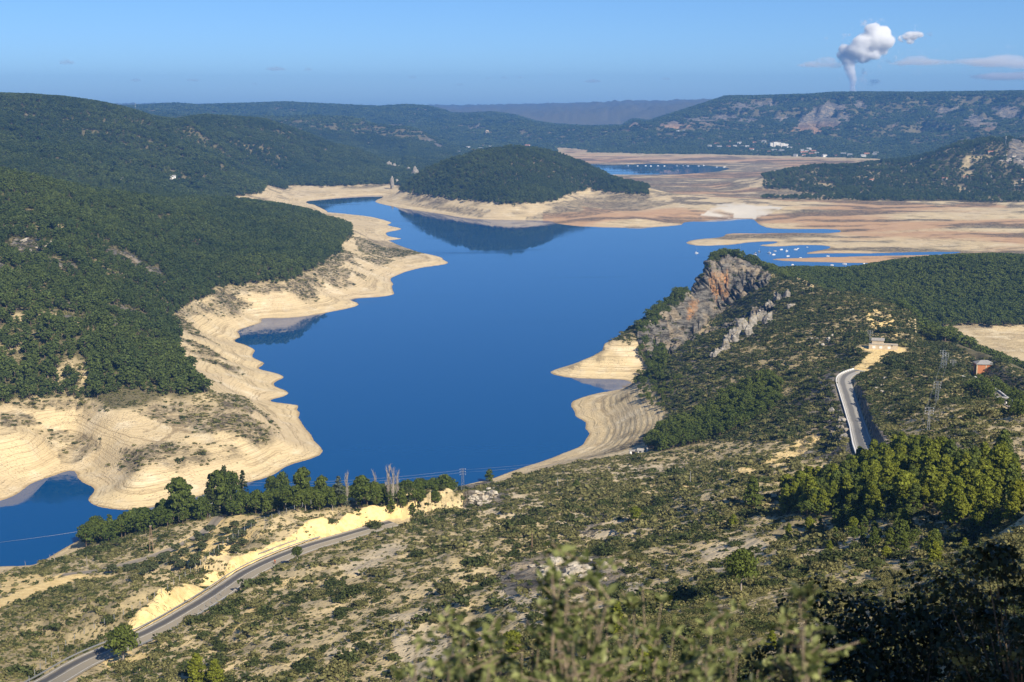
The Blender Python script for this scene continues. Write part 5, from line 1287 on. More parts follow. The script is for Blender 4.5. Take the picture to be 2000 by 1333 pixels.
def rocks(lst, label, group, meshes, r0, r1, base, squash=(1, 1, 1), cat='rock'):
    for i, (px, py, k_) in enumerate(lst):
        p = at(px, py, r0, r1); o = put('rock_outcrop', meshes[i % len(meshes)]); s = base * k_
        o.location = (p.x, p.y, p.z - .15 * s); o.rotation_euler = (rng.uniform(-.3, .3), rng.uniform(-.3, .3), rng.uniform(0, 6.28)); o.scale = (s * squash[0] * rng.uniform(.8, 1.3), s * squash[1], s * squash[2] * rng.uniform(.7, 1.3))
        tag(o, label, cat, group)
def spread(pts, n_, kmin=.5, kmax=1.3):
    out = []; p = np.array(pts, float)
    for _ in range(n_):
        w = rng.dirichlet(np.ones(len(p)) * .7); q = w @ p; out.append((q[0], q[1], rng.uniform(kmin, kmax)))
    return out
rocks([(1450,645,1.7),(1430,668,1.6),(1480,628,1.7),(1497,634,1.4),(1463,655,1.2),(1520,588,1.3),(1535,582,1),(1505,604,1),(1415,684,1.1),(1400,695,.9),(1440,655,1.3),(1490,618,1.2),(1470,640,1.3),(1545,600,.8)], 'grey limestone rib with dark shaded side on the slope below the crag', 'limestone ribs below the crag', RM, 800, 1245, 3.2, (1, .8, 1.6))
rocks(spread([(980,1160),(1010,1100),(1080,1085),(1150,1078),(1220,1112),(1200,1148),(1080,1150)], 46, .4, 1.5), 'pale limestone lump of the outcrop on the foreground hillside', 'pale outcrop on the foreground hillside', RP, 200, 520, 1.25, (1.3, 1, .8))
rocks(spread([(880,978),(910,952),(960,942),(990,960),(980,990),(930,995)], 26, .4, 1.3), 'grey rock of the stony knoll above the water', 'rocks of the stony knoll', RP, 400, 800, 1.3, (1.2, 1, .8))
rocks(spread([(1590,870),(1620,800),(1655,790),(1680,860),(1640,880)], 22, .4, 1.2), 'rock on the steep slope left of the ridge road', 'rocks left of the ridge road', RM, 400, 800, 1.5)
rocks(spread([(1560,650),(1620,640),(1660,670),(1600,690)], 16, .4, 1.1), 'white stone in the scrub above the ridge road bend', 'stones above the road bend', RP, 600, 1100, 1.3)
rocks(spread([(1690,745),(1760,730),(1720,770)], 8, .5, 1.2), 'white rock on the hump right of the ridge road', 'rocks on the hump', RP, 450, 900, 1.3)
rocks([(445,392,1.5),(452,394,1.2),(439,395,1.0)], 'white crag poking out of the forest on the near left ridge', 'white crag on the left ridge', RP, 1300, 2400, 5, (1, .8, 1.0))
rocks(spread([(20,440),(120,480),(60,500)], 16, .4, 1.2), 'grey rock among the trees of the left hillside', 'rocks in the left hillside forest', RP, 850, 1700, 3.0, (1.3, 1, .6))
rocks(spread([(1940,300),(1990,305),(1995,318),(1955,318)], 9, .5, 1.2), 'tan rock on the bare flank of the conical hill', 'rocks of the conical hill', RP, 3000, 3800, 6, (1.3, 1, .6))
def pinnacle(px, py, top, wpx, label, seed):
    p = at(px, py, 2300, 3900); r = math.hypot(p.x, p.y); t, _ = tan_dep(px, top); h = max(CAM_Z - r * float(t) - p.z, 8); w_ = wpx * r / FPX / 2
    o = put('rock_pinnacle', rock_mesh(seed, M_LIME, 3, .35)); o.location = (p.x, p.y, p.z + h * .42); o.scale = (w_, w_ * .8, h * .55); tag(o, label, 'rock')
pinnacle(766, 369, 344, 8, 'tall narrow rock pillar at the left foot of the peninsula hill', 61)
pinnacle(775, 361, 350, 9, 'short forked rock beside the tall pillar', 62)
pinnacle(811, 347, 326, 13, 'broad pale crag on the left shoulder of the peninsula hill', 63)
pinnacle(798, 338, 326, 9, 'smaller crag left of the broad shoulder crag', 64)
for i, (px, py) in enumerate(((760, 321), (770, 325), (780, 330), (786, 332))): pinnacle(px, py + 2, py - 6, 10, 'slanting grey rock slab, number %s from the left on the spur behind the pillar' % ('one', 'two', 'three', 'four')[i], 70 + i)

# ------------------------------------------------------------------ single trees and bushes
def tree_kit(seed, style, leaf, bark, per=120, size=.024, ncl=19):
    (cv_, cf_), (tv, tf) = pine_parts(seed, 1.0, style, per, size, ncl)
    c = build_mesh('crown', cv_, cf_, False); c.materials.append(leaf); t = build_mesh('trunk', tv, tf); t.materials.append(bark); return c, t
KP = {'round': [tree_kit(300 + i, 'round', M_PINE, M_BARKPALE) for i in range(3)], 'tall': [tree_kit(310 + i, 'tall', M_PINE, M_BARKPALE) for i in range(3)], 'cone': [tree_kit(320 + i, 'cone', M_PINE, M_BARK) for i in range(3)],
      'ycone': [tree_kit(330 + i, 'cone', M_PINEYEL, M_BARK) for i in range(3)], 'yround': [tree_kit(340 + i, 'tall', M_PINEYEL, M_BARK) for i in range(4)], 'olive': [tree_kit(350 + i, 'round', M_OLIVE, M_BARK, 40, .05, 12) for i in range(3)]}
def cypress_kit():
    g = np.random.default_rng(5); zz_ = np.linspace(.03, .97, 26); cs = [np.array([0, 0, z_]) for z_ in zz_]; rs = [.085 * math.sin(math.pi * (.1 + .85 * z_)) ** .7 + .012 for z_ in zz_]
    V, F = clump_crown(g, cs, rs, 30, .016, 1.2); c = build_mesh('crown', V, F, False); c.materials.append(M_SHRUBD); V, F = tube((0, 0, -.05), (0, 0, .9), .02, .006); t = build_mesh('trunk', V, F); t.materials.append(M_BARK); return c, t
def fir_kit(leaf):
    g = np.random.default_rng(6); V = []
    for i in range(22):
        t_ = i / 21; z_ = .06 + .90 * t_; R_ = .24 * (1 - t_) ** .9 + .015
        for j in range(max(4, int(16 * (1 - t_)))):
            a = g.uniform(0, 6.28); k = g.uniform(.25, 1, 12); p_ = np.stack([R_ * k * math.cos(a), R_ * k * math.sin(a), z_ - .10 * R_ * k * k * 2], 1) + g.normal(0, .008, (12, 3))
            V.append(quads(p_, np.tile([0, 0, 1.0], (12, 1)), .016, g))
    V = np.concatenate(V); c = build_mesh('crown', V, np.arange(len(V)).reshape(-1, 4), False); c.materials.append(leaf); V, F = tube((0, 0, -.05), (0, 0, .95), .02, .004); t = build_mesh('trunk', V, F); t.materials.append(M_BARK); return c, t
def bare_kit(seed):
    g = np.random.default_rng(seed); parts, twigs = [tube((0, 0, -.05), (0, 0, .8), .018, .006)], []
    for i in range(46):
        z_ = g.uniform(.15, .85); a = g.uniform(0, 6.28); L = g.uniform(.12, .28); q = (.30 * L * math.cos(a), .30 * L * math.sin(a), z_ + L)
        parts.append(tube((0, 0, z_), q, .006, .002, 4))
        for _ in range(5):
            f_ = g.uniform(.3, .95); b0 = np.array([q[0] * f_, q[1] * f_, z_ + L * f_]); twigs.append(tube(b0, b0 + g.normal(0, .025, 3) + [0, 0, .06], .0025, .001, 3))
    c = build_mesh('crown', *join(twigs)); c.materials.append(M_TWIG); t = build_mesh('trunk', *join(parts)); t.materials.append(M_TWIG); return c, t
M_TWIG = plain_material('pale_twigs', (.42, .37, .31), (.32, .28, .24), 3, .9)
M_FIR = leaf_material('cedar_needles', (.085, .105, .07), (.12, .14, .09), .15)
KP['cypress'] = [cypress_kit()]; KP['fir'] = [fir_kit(M_SHRUBD)]; KP['cedar'] = [fir_kit(M_FIR)]; KP['bare'] = [bare_kit(i) for i in range(3)]
def plant_tree(p, h, style, label, name='pine_tree', cat='tree', group=None, wide=1.0, k_=None):
    o = thing(name, label, cat, (p[0], p[1], p[2]), rng.uniform(0, 6.28), group); c, t = KP[style][rng.integers(len(KP[style])) if k_ is None else k_ % len(KP[style])]
    put('crown', c, o); put('trunk', t, o); o.scale = (h * wide, h * wide, h); return o
def tree_at(px, py, top, style, label, r0=150, r1=900, wide=1.0, name='pine_tree', k_=None):
    p = at(px, py, r0, r1); r = math.hypot(p.x, p.y); t, _ = tan_dep(px, top); h = max((CAM_Z - r * float(t)) - p.z, 1.0)
    return plant_tree(p, h, style, label, name, 'tree', None, wide, k_)
tree_at(241, 1297, 1226, 'round', 'lone umbrella pine with pale trunk beside the main road', 250, 600, 1.05, 'pine_tree', 0)
tree_at(581, 1095, 1069, 'round', 'small round tree on the near verge of the main road', 300, 700, 1.0, 'small_tree', 1)
tree_at(1447, 1160, 1078, 'round', 'round bushy pine alone on the pale slope', 150, 500, .95, 'pine_tree', 2)
tree_at(956, 940, 916, 'cone', 'small dark pine on top of the stony knoll', 400, 900, 1.3)
tree_at(167, 1066, 1043, 'tall', 'small pine at the shore in front of the thin steel pole', 350, 760, 1.3)
for px, py, tp, st, wd, lb in ((591, 990, 914, 'tall', 1.1, 'tallest lakeside pine, set against the blue water'), (628, 988, 930, 'tall', 1.1, 'lakeside pine right of the tallest one'), (552, 992, 926, 'round', .75, 'umbrella-crowned lakeside pine left of the gap in the trees'), (532, 992, 932, 'round', .75, 'second umbrella-crowned lakeside pine left of the gap'),
    (440, 1004, 911, 'cypress', 1.0, 'slim dark cypress standing above the lakeside grove'), (476, 1000, 917, 'fir', 1.0, 'spire-topped conifer in the lakeside grove'), (412, 1008, 924, 'fir', 1.0, 'dark conifer at the left end of the tall grove'), (662, 986, 929, 'cedar', 1.5, 'pale grey-green cedar among the lakeside pines'),
    (430, 1006, 920, 'tall', 1.2, 'high rounded pine next to the cypress'), (452, 1004, 924, 'round', .8, 'broad pine right of the cypress'), (350, 1020, 933, 'tall', 1.2, 'high pine topping the left part of the grove'), (362, 1018, 945, 'tall', 1.2, 'pine just right of the high left pine'),
    (706, 986, 930, 'tall', 1.4, 'dense round-topped pine left of the bare poplars'), (820, 984, 938, 'cone', 1.2, 'dark pine near the right end of the lakeside grove'), (850, 981, 945, 'cone', 1.3, 'last pine at the right end of the lakeside grove')):
    tree_at(px, py, tp, st, lb, 350, 800, wd * (1 if st in ('cypress', 'fir', 'cedar') else .78), {'cypress': 'cypress_tree', 'fir': 'conifer_tree', 'cedar': 'cedar_tree'}.get(st, 'pine_tree'))
for i, (px, py, tp) in enumerate(((732, 985, 925), (760, 984, 911), (768, 984, 918), (678, 987, 926), (754, 984, 941), (777, 984, 924), (50, 1112, 1098), (98, 1100, 1085), (107, 1100, 1082), (170, 1110, 1088))):
    tree_at(px, py, tp, 'bare', ('pale leafless poplar rising among the lakeside pines' if i < 6 else 'small leafless poplar near the water at the lower left shore'), 350, 800, 1.0, 'poplar_tree')['group'] = 'leafless poplars' if i < 6 else 'leafless shore poplars'
for px, py, tp, st, wd, lb in ((385, 1335, 1276, 'ycone', 1.2, 'bright yellow-green pine at the bottom edge left of centre'), (421, 1338, 1288, 'ycone', 1.2, 'smaller yellow-green pine right of the bright one at the bottom edge'), (1203, 1238, 1172, 'ycone', .9, 'narrow bright green pine in the middle of the near slope'), (1264, 1335, 1243, 'ycone', 1.1, 'broad yellow-green pine behind the foreground shoots'),
    (1000, 1288, 1234, 'yround', 1.3, 'rounded green bush-pine behind the left shoots'), (1507, 1268, 1232, 'ycone', 1.1, 'little yellow-green pine on the grey slope'), (1825, 1105, 1057, 'ycone', 1.1, 'bright cone-shaped young pine above the dark oak'), (1730, 1095, 1068, 'yround', 1.4, 'low bright green bush left of the cone-shaped pine'), (1883, 1080, 1050, 'ycone', 1.0, 'tiny yellow pine on the right slope'),
    (1620, 1078, 1056, 'ycone', 1.2, 'small green pine on the stony patch'), (1665, 1045, 1010, 'yround', 1.0, 'upright green pine at the top of the stony patch'), (1540, 1050, 1022, 'ycone', 1.0, 'green young pine left of the stony patch'), (1580, 1048, 1010, 'yround', 1.0, 'green pine at the left foot of the grove'), (1432, 1030, 1004, 'ycone', 1.3, 'small yellow pine on the dark slope'), (1470, 990, 930, 'cone', 1.0, 'dark pine left of the right-hand grove'),
    (1240, 1024, 990, 'yround', 1.3, 'green bush-pine on the mid slope'), (1125, 965, 938, 'cone', 1.2, 'small pine low on the slope above the knoll')):
    tree_at(px, py, tp, st, lb, 100, 800, wd)
OLIVES = [(380 + a / 5, 890 + b / 5 + 5) for a, b in ((395,690),(310,750),(410,770),(265,840),(370,850),(475,865),(70,910),(215,960),(550,690),(130,810),(30,800),(470,780),(400,940),(60,850),(250,920),(155,740))] + [(a / 4, 800 + b / 4 + 5) for a, b in ((1380,1090),(1440,1130),(1580,1085),(1290,1170),(1365,1200),(1410,1240),(1520,1190),(1520,1230),(1260,1190),(1000,1270),(1130,1280),(880,1260),(1060,1240),(1200,1250))]
for px, py in OLIVES:
    p = at(px, py, 300, 760); plant_tree(p, rng.uniform(2.6, 3.8), 'olive', 'grey-green olive tree of the grove on yellow soil above the road', 'olive_tree', 'tree', 'olive trees on the yellow soil', 1.5)
# groves: the trees that show largest are single things, the rest one mass per grove
def hidden(p, h):
    th, r = np.arctan2(p[:, 0], p[:, 1]), np.hypot(p[:, 0], p[:, 1]); return (p[:, 2] + h - CAM_Z) / r < g_at(HOR, th, np.log(r) - .01)
GR_SPEC = [(0, 4.9, 2600, (3.0, 10), ('ycone', 'ycone', 'yround', 'cone'), 'sunlit yellow-green pine in the grove on the right slope', 'pines of the right slope grove', 1.0), (1, 3.6, 1500, (4.5, 8), ('tall', 'cone', 'yround'), 'dark pine in the stand on the slope below the crag', 'pines below the crag', 1.0),
           (2, 4.3, 3500, (5, 10.5), ('tall', 'round', 'round', 'cone'), 'tall dark pine of the lakeside grove', 'pines of the lakeside grove', .85), (3, 4.0, 400, (4, 7.5), ('cone', 'tall'), 'dark pine at the foot of the crag above the beige bank', 'pines at the foot of the crag', 1.2),
           (4, 3.4, 900, (5, 8), ('tall', 'round'), 'pine on the steep left edge of the crag', 'pines on the edge of the crag', 1.0), (5, 4.0, 500, (4, 7), ('tall', 'round'), 'round dark tree near the brick building', 'trees near the brick building', 1.1), (6, 5.0, 500, (2, 5), ('ycone', 'cone'), 'scattered young pine below the right slope grove', 'young pines below the grove', 1.0),
           (7, 5.0, 400, (3, 6), ('cone', 'tall'), 'small pine on the scree above the beige bank', 'pines above the beige bank', 1.1)]
cand = []; KPICK = []
for gi, dmin, n_, (h0, h1), sty, lb, grp, wd in GR_SPEC:
    pts, r0, r1, a = GROVES[gi]; mk = poly_mask(pts, r0, r1) * a * (1 - roadk) * NEARM * (SD > 1.5)
    if not mk.any(): continue
    js, is_ = np.where(mk > 0); t0_, t1_ = TH[is_.min()], TH[is_.max()]; ra, rb = RR[js.min()], RR[js.max()]
    if gi == 2: mk = mk * smooth(-.35, .1, n_cov2 + .5 * n_cov)
    p = thin(sample(n_ * 3, ra, rb, mk, t0_, t1_, 14), dmin)
    for q in p: cand.append((q, rng.uniform(h0, h1) * rng.uniform(.75, 1.05), sty[rng.integers(len(sty))], lb, grp, wd))
size_ = np.array([c[1] / math.hypot(c[0][0], c[0][1]) for c in cand]); order = np.argsort(-size_)
PINE_MAX = 262
for i in order[:PINE_MAX]: q, h, st, lb, grp, wd = cand[i]; plant_tree(q, h, st, lb, 'pine_tree', 'tree', grp, wd)
rest = [cand[i] for i in order[PINE_MAX:]]
if rest:
    hs = np.array([c[1] for c in rest]); scatter('pine_grove', np.array([c[0] for c in rest]), hs * 1.05, C_WOODS, ('smaller pines filling the groves on the near slopes', 'forest'), hs)
print('pines', len(cand))
# bushes that stand out
def bush_mesh(seed, m_, n_=520, size=.075, flat=.85, clumps=11):
    V, F = shrub_geo(seed, n_, size, flat, clumps); me = build_mesh('shrub', V, F, False); me.materials.append(m_); return me
BM = [bush_mesh(400 + i, M_SHRUBD) for i in range(4)] + [bush_mesh(410 + i, M_SHRUB) for i in range(3)]
for px, py, wpx, lb in ((1345, 1178, 80, 'large dark dome-shaped bush right of the pale outcrop'), (1187, 1084, 46, 'dark dome-shaped bush above the pale outcrop'), (1210, 1149, 28, 'small round dark bush on the pale outcrop'), (926, 1106, 46, 'low dark bush left of the pale outcrop'), (900, 960, 26, 'dark bush beside the knoll pylon'), (730, 640, 26, 'dark round bush on the pale track of the ridge'), (1733, 650, 30, 'dark round bush beside the pale loop track'), (1745, 712, 40, 'dark spreading bush above the ridge road'),
        (735, 1030, 34, 'dark bush at the far end of the main road'), (648, 1022, 24, 'round dark bush above the yellow cutting')):
    p = at(px, py, 150, 1200); r = math.hypot(p.x, p.y); s = wpx * r / FPX * .62; o = put('shrub', BM[rng.integers(4)]); o.location = (p.x, p.y, p.z - .1); o.scale = (s, s, s * .9); o.rotation_euler = (0, 0, rng.uniform(0, 6.28)); tag(o, lb, 'bush')
SZ = {'hillside scrub': []}
p = thin(sample(16000, 150, 720, SH_D * smooth(-.2, .2, n_cov), -.36, .36, 3), 5.0); hsz = rng.gamma(6, .22, len(p)) + .5
ok = ~hidden(p, hsz); p, hsz = p[ok], hsz[ok]; pxs, pys = to_px(p[:, 0], p[:, 1], p[:, 2]); ok = (pxs > 5) & (pxs < 1995) & (pys < 1330) & (pys > 700); p, hsz, pxs = p[ok], hsz[ok], pxs[ok]
od = np.argsort(-hsz / np.hypot(p[:, 0], p[:, 1]))[:290]
for i in od:
    lt = pxs[i] < 760
    o = put('shrub', BM[rng.integers(7)]); o.location = (p[i, 0], p[i, 1], p[i, 2] - .1); s = hsz[i]; o.scale = (s * rng.uniform(.8, 1.3), s, s * rng.uniform(.7, 1.0)); o.rotation_euler = (0, 0, rng.uniform(0, 6.28))
    tag(o, 'dark evergreen bush standing above the low scrub of the slope by the main road' if lt else 'dark evergreen bush standing above the low scrub of the foreground hillside', 'bush', 'bushes on the slope by the road' if lt else 'bushes on the foreground hillside')
print('plants', round(time.time() - T0, 1))
# ------------------------------------------------------------------ foreground shoots and the shaded oak
M_FLEAF = leaf_material('foreground_leaves', (.05, .072, .018), (.30, .31, .12), .3, .08, .45, .75)
M_FSTEM = plain_material('foreground_stems', (.30, .23, .16), (.20, .15, .10), 30, .8)
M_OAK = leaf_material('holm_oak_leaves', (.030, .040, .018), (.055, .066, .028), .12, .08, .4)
def leaf_set(base, direc, up, L, W):
    """one folded oval leaf: 6 points, 4 faces"""
    d = direc / np.linalg.norm(direc); s = np.cross(d, up); s /= np.linalg.norm(s) + 1e-9; n_ = np.cross(s, d)
    P_ = [base, base + d * L * .35 + s * W + n_ * W * .35, base + d * L * .35 - s * W + n_ * W * .35, base + d * L * .72 + s * W * .8 + n_ * W * .3, base + d * L * .72 - s * W * .8 + n_ * W * .3, base + d * L, base + d * L * .5]
    return P_, [(0, 1, 6), (0, 6, 2), (1, 3, 5, 6), (2, 6, 5, 4)]
def ray_point(px, py, dist):
    t, th = tan_dep(px, py); return np.array([dist * math.sin(float(th)), dist * math.cos(float(th)), CAM_Z - dist * float(t)])
def shoots(label, tips, bx, g):
    root = np.array(ray_point(bx, 1500, 3.3)); zr = height(root[0], root[1]); org = Vector((root[0], root[1], zr)); o = thing('evergreen_shrub', label, 'shrub', org)
    sv, lv_, lf = MB(), [], []
    tips = tips + [(a + g.uniform(-34, 34), b + g.uniform(15, 70)) for a, b in tips]
    for px, py in tips:
        dist = g.uniform(2.7, 3.9); tip = ray_point(px, py, dist); b0 = np.array([root[0] + g.uniform(-.18, .18), root[1] + g.uniform(-.15, .15), zr - .02]); mid = b0 * .45 + tip * .55 + np.append(g.normal(0, .07, 2), .02)
        prev = None; K = 16
        for i in range(K + 1):
            t = i / K; q = (1 - t) ** 2 * b0 + 2 * t * (1 - t) * mid + t * t * tip + (np.append(g.normal(0, .006, 2), 0) if 0 < i < K else 0)
            if prev is not None: sv.bar(prev - np.array(org), q - np.array(org), .0045 * (1 - t) + .0018, .0045 * (1 - t) + .0014, 5)
            prev = q
            if t > .45:
                ax = tip - mid; ax /= np.linalg.norm(ax)
                for _ in range(8 if t > .6 else 4):
                    a = g.normal(0, 1, 3); a -= ax * (a @ ax) * .7; dr = a / np.linalg.norm(a) + ax * g.uniform(.2, .9); L = g.uniform(.018, .032)
                    st = q + g.normal(0, .008, 3)
                    P_, F_ = leaf_set(st, dr, np.array([0, -.3, 1.0]) + g.normal(0, .4, 3), L, L * .25); off_ = len(lv_); lv_ += [x - np.array(org) for x in P_]; lf += [tuple(k + off_ for k in f) for f in F_]
                if g.random() < .8:
                    tw = q + (np.append(g.normal(0, .05, 2), .03)); sv.bar(q - np.array(org), tw - np.array(org), .0022, .0014, 4)
                    for _ in range(7):
                        P_, F_ = leaf_set(q + (tw - q) * g.uniform(.3, 1), g.normal(0, 1, 3) + (tw - q) * 12, g.normal(0, 1, 3), g.uniform(.016, .028), .0085); off_ = len(lv_); lv_ += [x - np.array(org) for x in P_]; lf += [tuple(k + off_ for k in f) for f in F_]
    sv.build('stems', M_FSTEM, o); m1 = MB(); m1.v = [tuple(map(float, p_)) for p_ in lv_]; m1.f = lf; m1.build('leaves', M_FLEAF, o)
gg = np.random.default_rng(17)
shoots('leafy shoots with dark stems at the bottom edge, left of the tall clump', [(870,1205),(905,1232),(980,1218),(812,1262),(850,1300),(1020,1262),(960,1300),(900,1322),(935,1270),(880,1285),(1000,1318)], 920, gg)
shoots('tallest blurred leafy shoots rising at the bottom centre', [(1068,1082),(1105,1088),(1140,1098),(1165,1112),(1105,1150),(1088,1182),(1190,1172),(1255,1150),(1292,1178),(1238,1188),(1110,1262),(1220,1292),(1060,1312),(1170,1322),(1150,1230),(1290,1240),(1040,1230),(1270,1310)], 1160, gg)
shoots('pale-leaved shoots in the gap before the dark oak', [(1395,1190),(1380,1222),(1422,1242),(1440,1272),(1330,1302),(1480,1312),(1370,1290),(1410,1318),(1350,1255)], 1400, gg)
shoots('single bright pale-leaved shoot against the dark oak', [(1562,1160),(1572,1185),(1585,1220),(1545,1262),(1600,1282),(1560,1240),(1590,1310)], 1570, gg)
def holm_oak(label, px, py, r, h, R_, seed, n_cl=34, per=210, size=.028):
    g = np.random.default_rng(seed); th = float(tan_dep(px, py)[1]); x, y = r * math.sin(th), r * math.cos(th); o = thing('holm_oak', label, 'tree', (x, y, height(x, y) - .05), 0)
    cs, rs, lim = [], [], [tube((0, 0, -.2), (.05, 0, h * .45), .045 * h * .5, .03 * h * .5, 8)]
    for i in range(n_cl):
        d = ball(g, 1)[0]; d[2] = d[2] * .75 + .1; k = g.uniform(.35, 1.0) ** .6; c = np.array([d[0] * R_ * k, d[1] * R_ * k, h * .66 + d[2] * h * .36 * k]); cs.append(c); rs.append(R_ * g.uniform(.16, .34))
        j = c * .5 + np.array([0, 0, h * .22]); lim += [tube((.05 * g.random(), 0, h * .4 * g.uniform(.7, 1)), j, .018, .011, 5), tube(j, c, .011, .004, 5)]
    V, F = clump_crown(g, cs, rs, per, size, .9); c = build_mesh('crown', V, F, False); c.materials.append(M_OAK); put('crown', c, o)
    t = build_mesh('trunk', *join(lim)); t.materials.append(M_BARK); put('trunk', t, o); return o
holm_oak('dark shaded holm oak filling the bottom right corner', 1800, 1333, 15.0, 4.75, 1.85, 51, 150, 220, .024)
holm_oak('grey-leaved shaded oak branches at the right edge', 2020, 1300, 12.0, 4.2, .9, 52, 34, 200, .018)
# unseen tall pines added right of the viewpoint to shade the corner oak
def shade_pine(x, y, h, seed, label):
    (cv_, cf_), (tv, tf) = pine_parts(seed, h, 'round', 260, .15, 26); o = thing('pine_tree', label, 'tree', (x, y, height(x, y) + .3), 0)
    c = build_mesh('crown', cv_, cf_, False); c.materials.append(M_PINE); put('crown', c, o); t = build_mesh('trunk', tv, tf); t.materials.append(M_BARK); put('trunk', t, o)
sh_ = Vector((math.sin(SUN_AZ), math.cos(SUN_AZ)))
oak_xy = Vector((15 * math.sin(.285), 15 * math.cos(.285)))
for k_, (dd, lat, hh) in enumerate(((16.0, .3, 13.6), (16.0, 4.2, 14.2))):
    q = oak_xy + sh_ * dd + Vector((-sh_.y, sh_.x)) * lat
    shade_pine(q.x, q.y, hh, 80 + k_, ('unseen umbrella pine added right of the view to shade the oak', 'second unseen umbrella pine added farther right to shade the oak')[k_])
# ------------------------------------------------------------------ steam plume and small clouds (soft-edged vapour, well beyond the haze)
def cloud_material(name, color, dens, nscale):
    m_ = bpy.data.materials.new(name); m_.use_nodes = True; nt = m_.node_tree; ns, ls = nt.nodes, nt.links; ns.clear()
    out = ns.new('ShaderNodeOutputMaterial'); pv = ns.new('ShaderNodeVolumePrincipled'); pv.inputs['Color'].default_value = (*color, 1); pv.inputs['Density Attribute'].default_value = ''
    a = ns.new('ShaderNodeAttribute'); a.attribute_name = 'density'; geo = ns.new('ShaderNodeNewGeometry')
    n_ = noise(ns, ls, geo.outputs['Position'], nscale, 5, .65)
    d = mth(ns, ls, 'MULTIPLY', mth(ns, ls, 'SUBTRACT', mth(ns, ls, 'ADD', a.outputs['Fac'], mth(ns, ls, 'MULTIPLY', n_, 1.3)), .80), dens, clamp=False)
    ls.new(mth(ns, ls, 'MAXIMUM', mth(ns, ls, 'MINIMUM', d, dens), 0.0), pv.inputs['Density']); pv.inputs['Anisotropy'].default_value = -.1
    ls.new(pv.outputs[0], out.inputs['Volume']); return m_
def cloud(name, label, cat, blobs, r, m_, group=None, seed=0, depth=1.0):
    """blobs: (px, py, rx, ry) in photo pixels, built as real volumes at distance r"""
    g = random.Random(seed); k = r / FPX; th0 = float(tan_dep(blobs[0][0], blobs[0][1])[1]); org = Vector(ray_point(blobs[0][0], blobs[0][1], r))
    right = Vector((math.cos(th0), -math.sin(th0), 0)); fwd = Vector((math.sin(th0), math.cos(th0), 0)); bm = bmesh.new()
    for px, py, rx, ry in blobs:
        c = right * ((px - blobs[0][0]) * k) + Vector((0, 0, (blobs[0][1] - py) * k)) + fwd * g.uniform(-.5, .5) * rx * k * depth
        b = bmesh.ops.create_icosphere(bm, subdivisions=2, radius=1.0)['verts']
        for v in b: v.co = c + right * v.co.x * rx * k + fwd * v.co.y * rx * k * depth + Vector((0, 0, v.co.z * ry * k))
    me = bpy.data.meshes.new(name); bm.to_mesh(me); bm.free(); me.materials.append(m_)
    o = put(name, me, None, org); tag(o, label, cat, group)
    ng = bpy.data.node_groups.new(name + '_nodes', 'GeometryNodeTree'); ng.interface.new_socket('Geometry', in_out='INPUT', socket_type='NodeSocketGeometry'); ng.interface.new_socket('Geometry', in_out='OUTPUT', socket_type='NodeSocketGeometry')
    gn, gl = ng.nodes, ng.links; gi, go = gn.new('NodeGroupInput'), gn.new('NodeGroupOutput'); mv = gn.new('GeometryNodeMeshToVolume'); mv.resolution_mode = 'VOXEL_AMOUNT'
    mv.inputs['Voxel Amount'].default_value = 56; mv.inputs['Density'].default_value = 1.0; mv.inputs['Interior Band Width'].default_value = min(b_[3] for b_ in blobs) * k * (.75 if cat == 'plume' else .9)
    sm = gn.new('GeometryNodeSetMaterial'); sm.inputs['Material'].default_value = m_
    gl.new(gi.outputs[0], mv.inputs['Mesh']); gl.new(mv.outputs[0], sm.inputs[0]); gl.new(sm.outputs[0], go.inputs[0])
    md = o.modifiers.new('vapour', 'NODES'); md.node_group = ng
    return o
RC = 28000.0; K_ = RC / FPX
M_STEAM = cloud_material('steam', (.995, .995, .995), .045, .0045); M_GREYC = cloud_material('grey_cloud', (.62, .66, .74), .0035, .003); M_FLATC = cloud_material('flat_cloud', (.95, .955, .97), .0045, .003)
cloud('steam_plume', 'white steam plume rising behind the mesa and bending right', 'plume', [(1665,178,9,10),(1665,167,10,10),(1664,156,11,10),(1661,145,12,11),(1658,134,13,12),(1655,122,16,13),(1660,110,20,15),(1648,102,15,12),(1672,103,22,17),(1680,90,22,18),(1695,100,24,18),(1702,84,26,21),(1714,73,20,17),(1697,65,18,13),(1722,88,19,17),(1682,117,17,13),(1700,113,16,11),(1640,112,10,9),(1716,104,13,10)], RC, M_STEAM, None, 1)
cloud('steam_cloud', 'small white steam puff drifting right of the plume', 'cloud', [(1778,71,18,11),(1766,75,12,9),(1792,69,13,9),(1778,81,10,7)], RC, M_STEAM, None, 2)
cloud('cloud', 'faint wisp at the right end of the drifting steam', 'cloud', [(1815,68,9,6),(1808,74,8,5)], RC, M_GREYC, None, 3)
FL = [('flat pale cloud touching the left side of the plume', [(1600,126,36,9),(1580,128,26,6),(1612,118,22,8),(1625,128,24,8)]), ('long flat cloud right of the plume', [(1795,122,52,9),(1765,124,32,7),(1790,114,26,7),(1830,122,34,7)]), ('thick flat cloud at the right edge of the sky', [(1940,122,66,12),(1900,120,36,9),(1960,114,40,9),(1990,126,50,12)]),
      ('lowest flat cloud at the right edge', [(1965,150,60,10),(1930,150,36,7),(2000,148,44,10)]), ('little round cloud just right of the plume foot', [(1708,160,14,7),(1702,164,10,5)])]
for i, (lb, bl) in enumerate(FL): cloud('cloud', lb, 'cloud', bl, RC + 900, M_FLATC, None, 10 + i)
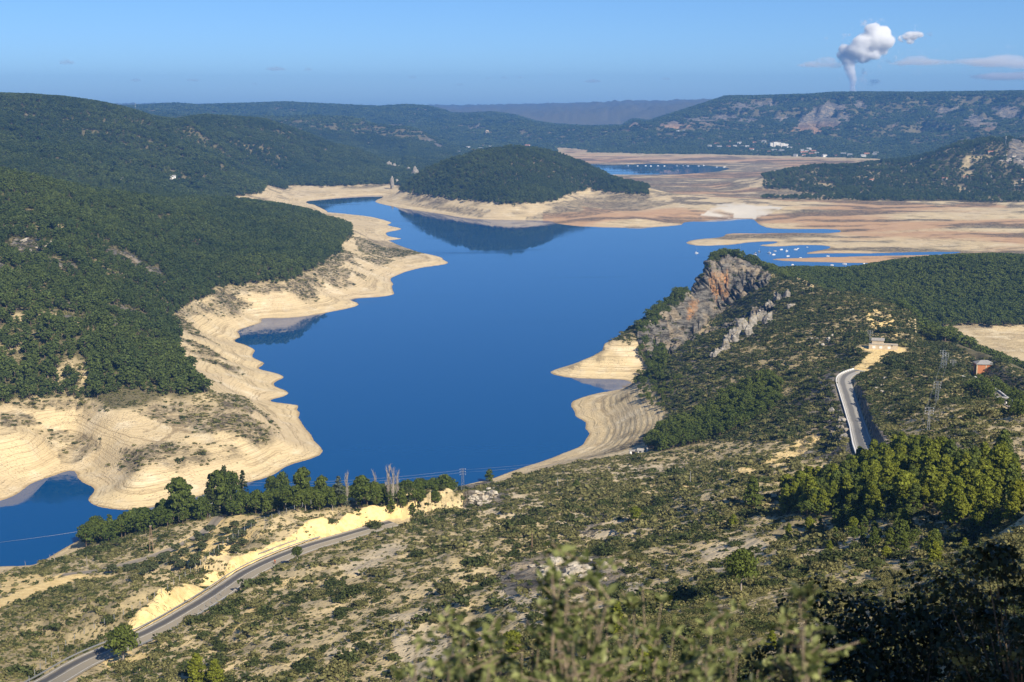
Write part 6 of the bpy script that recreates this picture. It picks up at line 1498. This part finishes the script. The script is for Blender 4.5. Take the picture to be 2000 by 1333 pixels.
SMALL = [((131,122,16,6), 'dark grey cloudlet, largest in the left sky'), ((265,157,12,3.6), 'faint cloudlet low over the left ridge'), ((378,157,15,4.2), 'pale cloudlet low over the saddle of the left hills'), ((538,135,21,5.2), 'long grey cloudlet left of the sky centre'), ((602,136,9,4), 'small grey dot of cloud right of the long cloudlet'), ((497,164,8,3), 'tiny faint cloudlet under the long cloudlet'),
         ((806,151,10,4.4), 'small grey cloudlet left of the row in mid sky'), ((955,153,8,3.6), 'first cloudlet of the low row in mid sky'), ((985,152,9,4), 'second cloudlet of the low row in mid sky'), ((1016,151,8,3.4), 'third cloudlet of the low row in mid sky'), ((1075,146,7,2.8), 'thin cloudlet higher than the low row'), ((1157,159,19,4.6), 'wide faint cloudlet right of the low row'), ((1300,154,11,3.6), 'small flat cloudlet left of the mesa'), ((898,166,9,3.4), 'faint cloudlet just over the far hills')]
for i, ((px, py, rx, ry), lb) in enumerate(SMALL):
    cloud('cloud', lb, 'cloud', [(px, py, rx, ry), (px - rx * .5, py + ry * .2, rx * .6, ry * .6), (px + rx * .55, py + ry * .25, rx * .6, ry * .55), (px + rx * .1, py - ry * .5, rx * .5, ry * .7)], RC - 500, M_GREYC, 'cloudlets in the lower sky', 30 + i)
print('clouds', round(time.time() - T0, 1))
# ------------------------------------------------------------------ haze: the air itself
def haze_box():
    me = bpy.data.meshes.new('haze'); bm = bmesh.new(); bmesh.ops.create_cube(bm, size=1.0)
    x0, x1, y0, z0, z1 = -11600, 11600, -400, -18, 420.0
    for v in bm.verts: v.co = (x0 if v.co.x < 0 else x1, y0 if v.co.y < 0 else (27000 if v.co.z < 0 else 12500), z0 if v.co.z < 0 else z1)
    bm.to_mesh(me); bm.free()
    o = bpy.data.objects.new('haze', me); col.objects.link(o); o['kind'] = 'stuff'; o['label'] = 'thin blue haze lying over the lake and the far hills'; o['category'] = 'haze'
    m_ = bpy.data.materials.new('haze_air'); m_.use_nodes = True; ns = m_.node_tree.nodes; ns.clear()
    out = ns.new('ShaderNodeOutputMaterial'); pv = ns.new('ShaderNodeVolumePrincipled')
    pv.inputs['Color'].default_value = (.13, .36, .82, 1); pv.inputs['Density'].default_value = 8.2e-5; pv.inputs['Anisotropy'].default_value = 0.0
    m_.node_tree.links.new(pv.outputs[0], out.inputs['Volume']); me.materials.append(m_)
haze_box()
print('done', round(time.time() - T0, 1), 'zmax', Z.max())
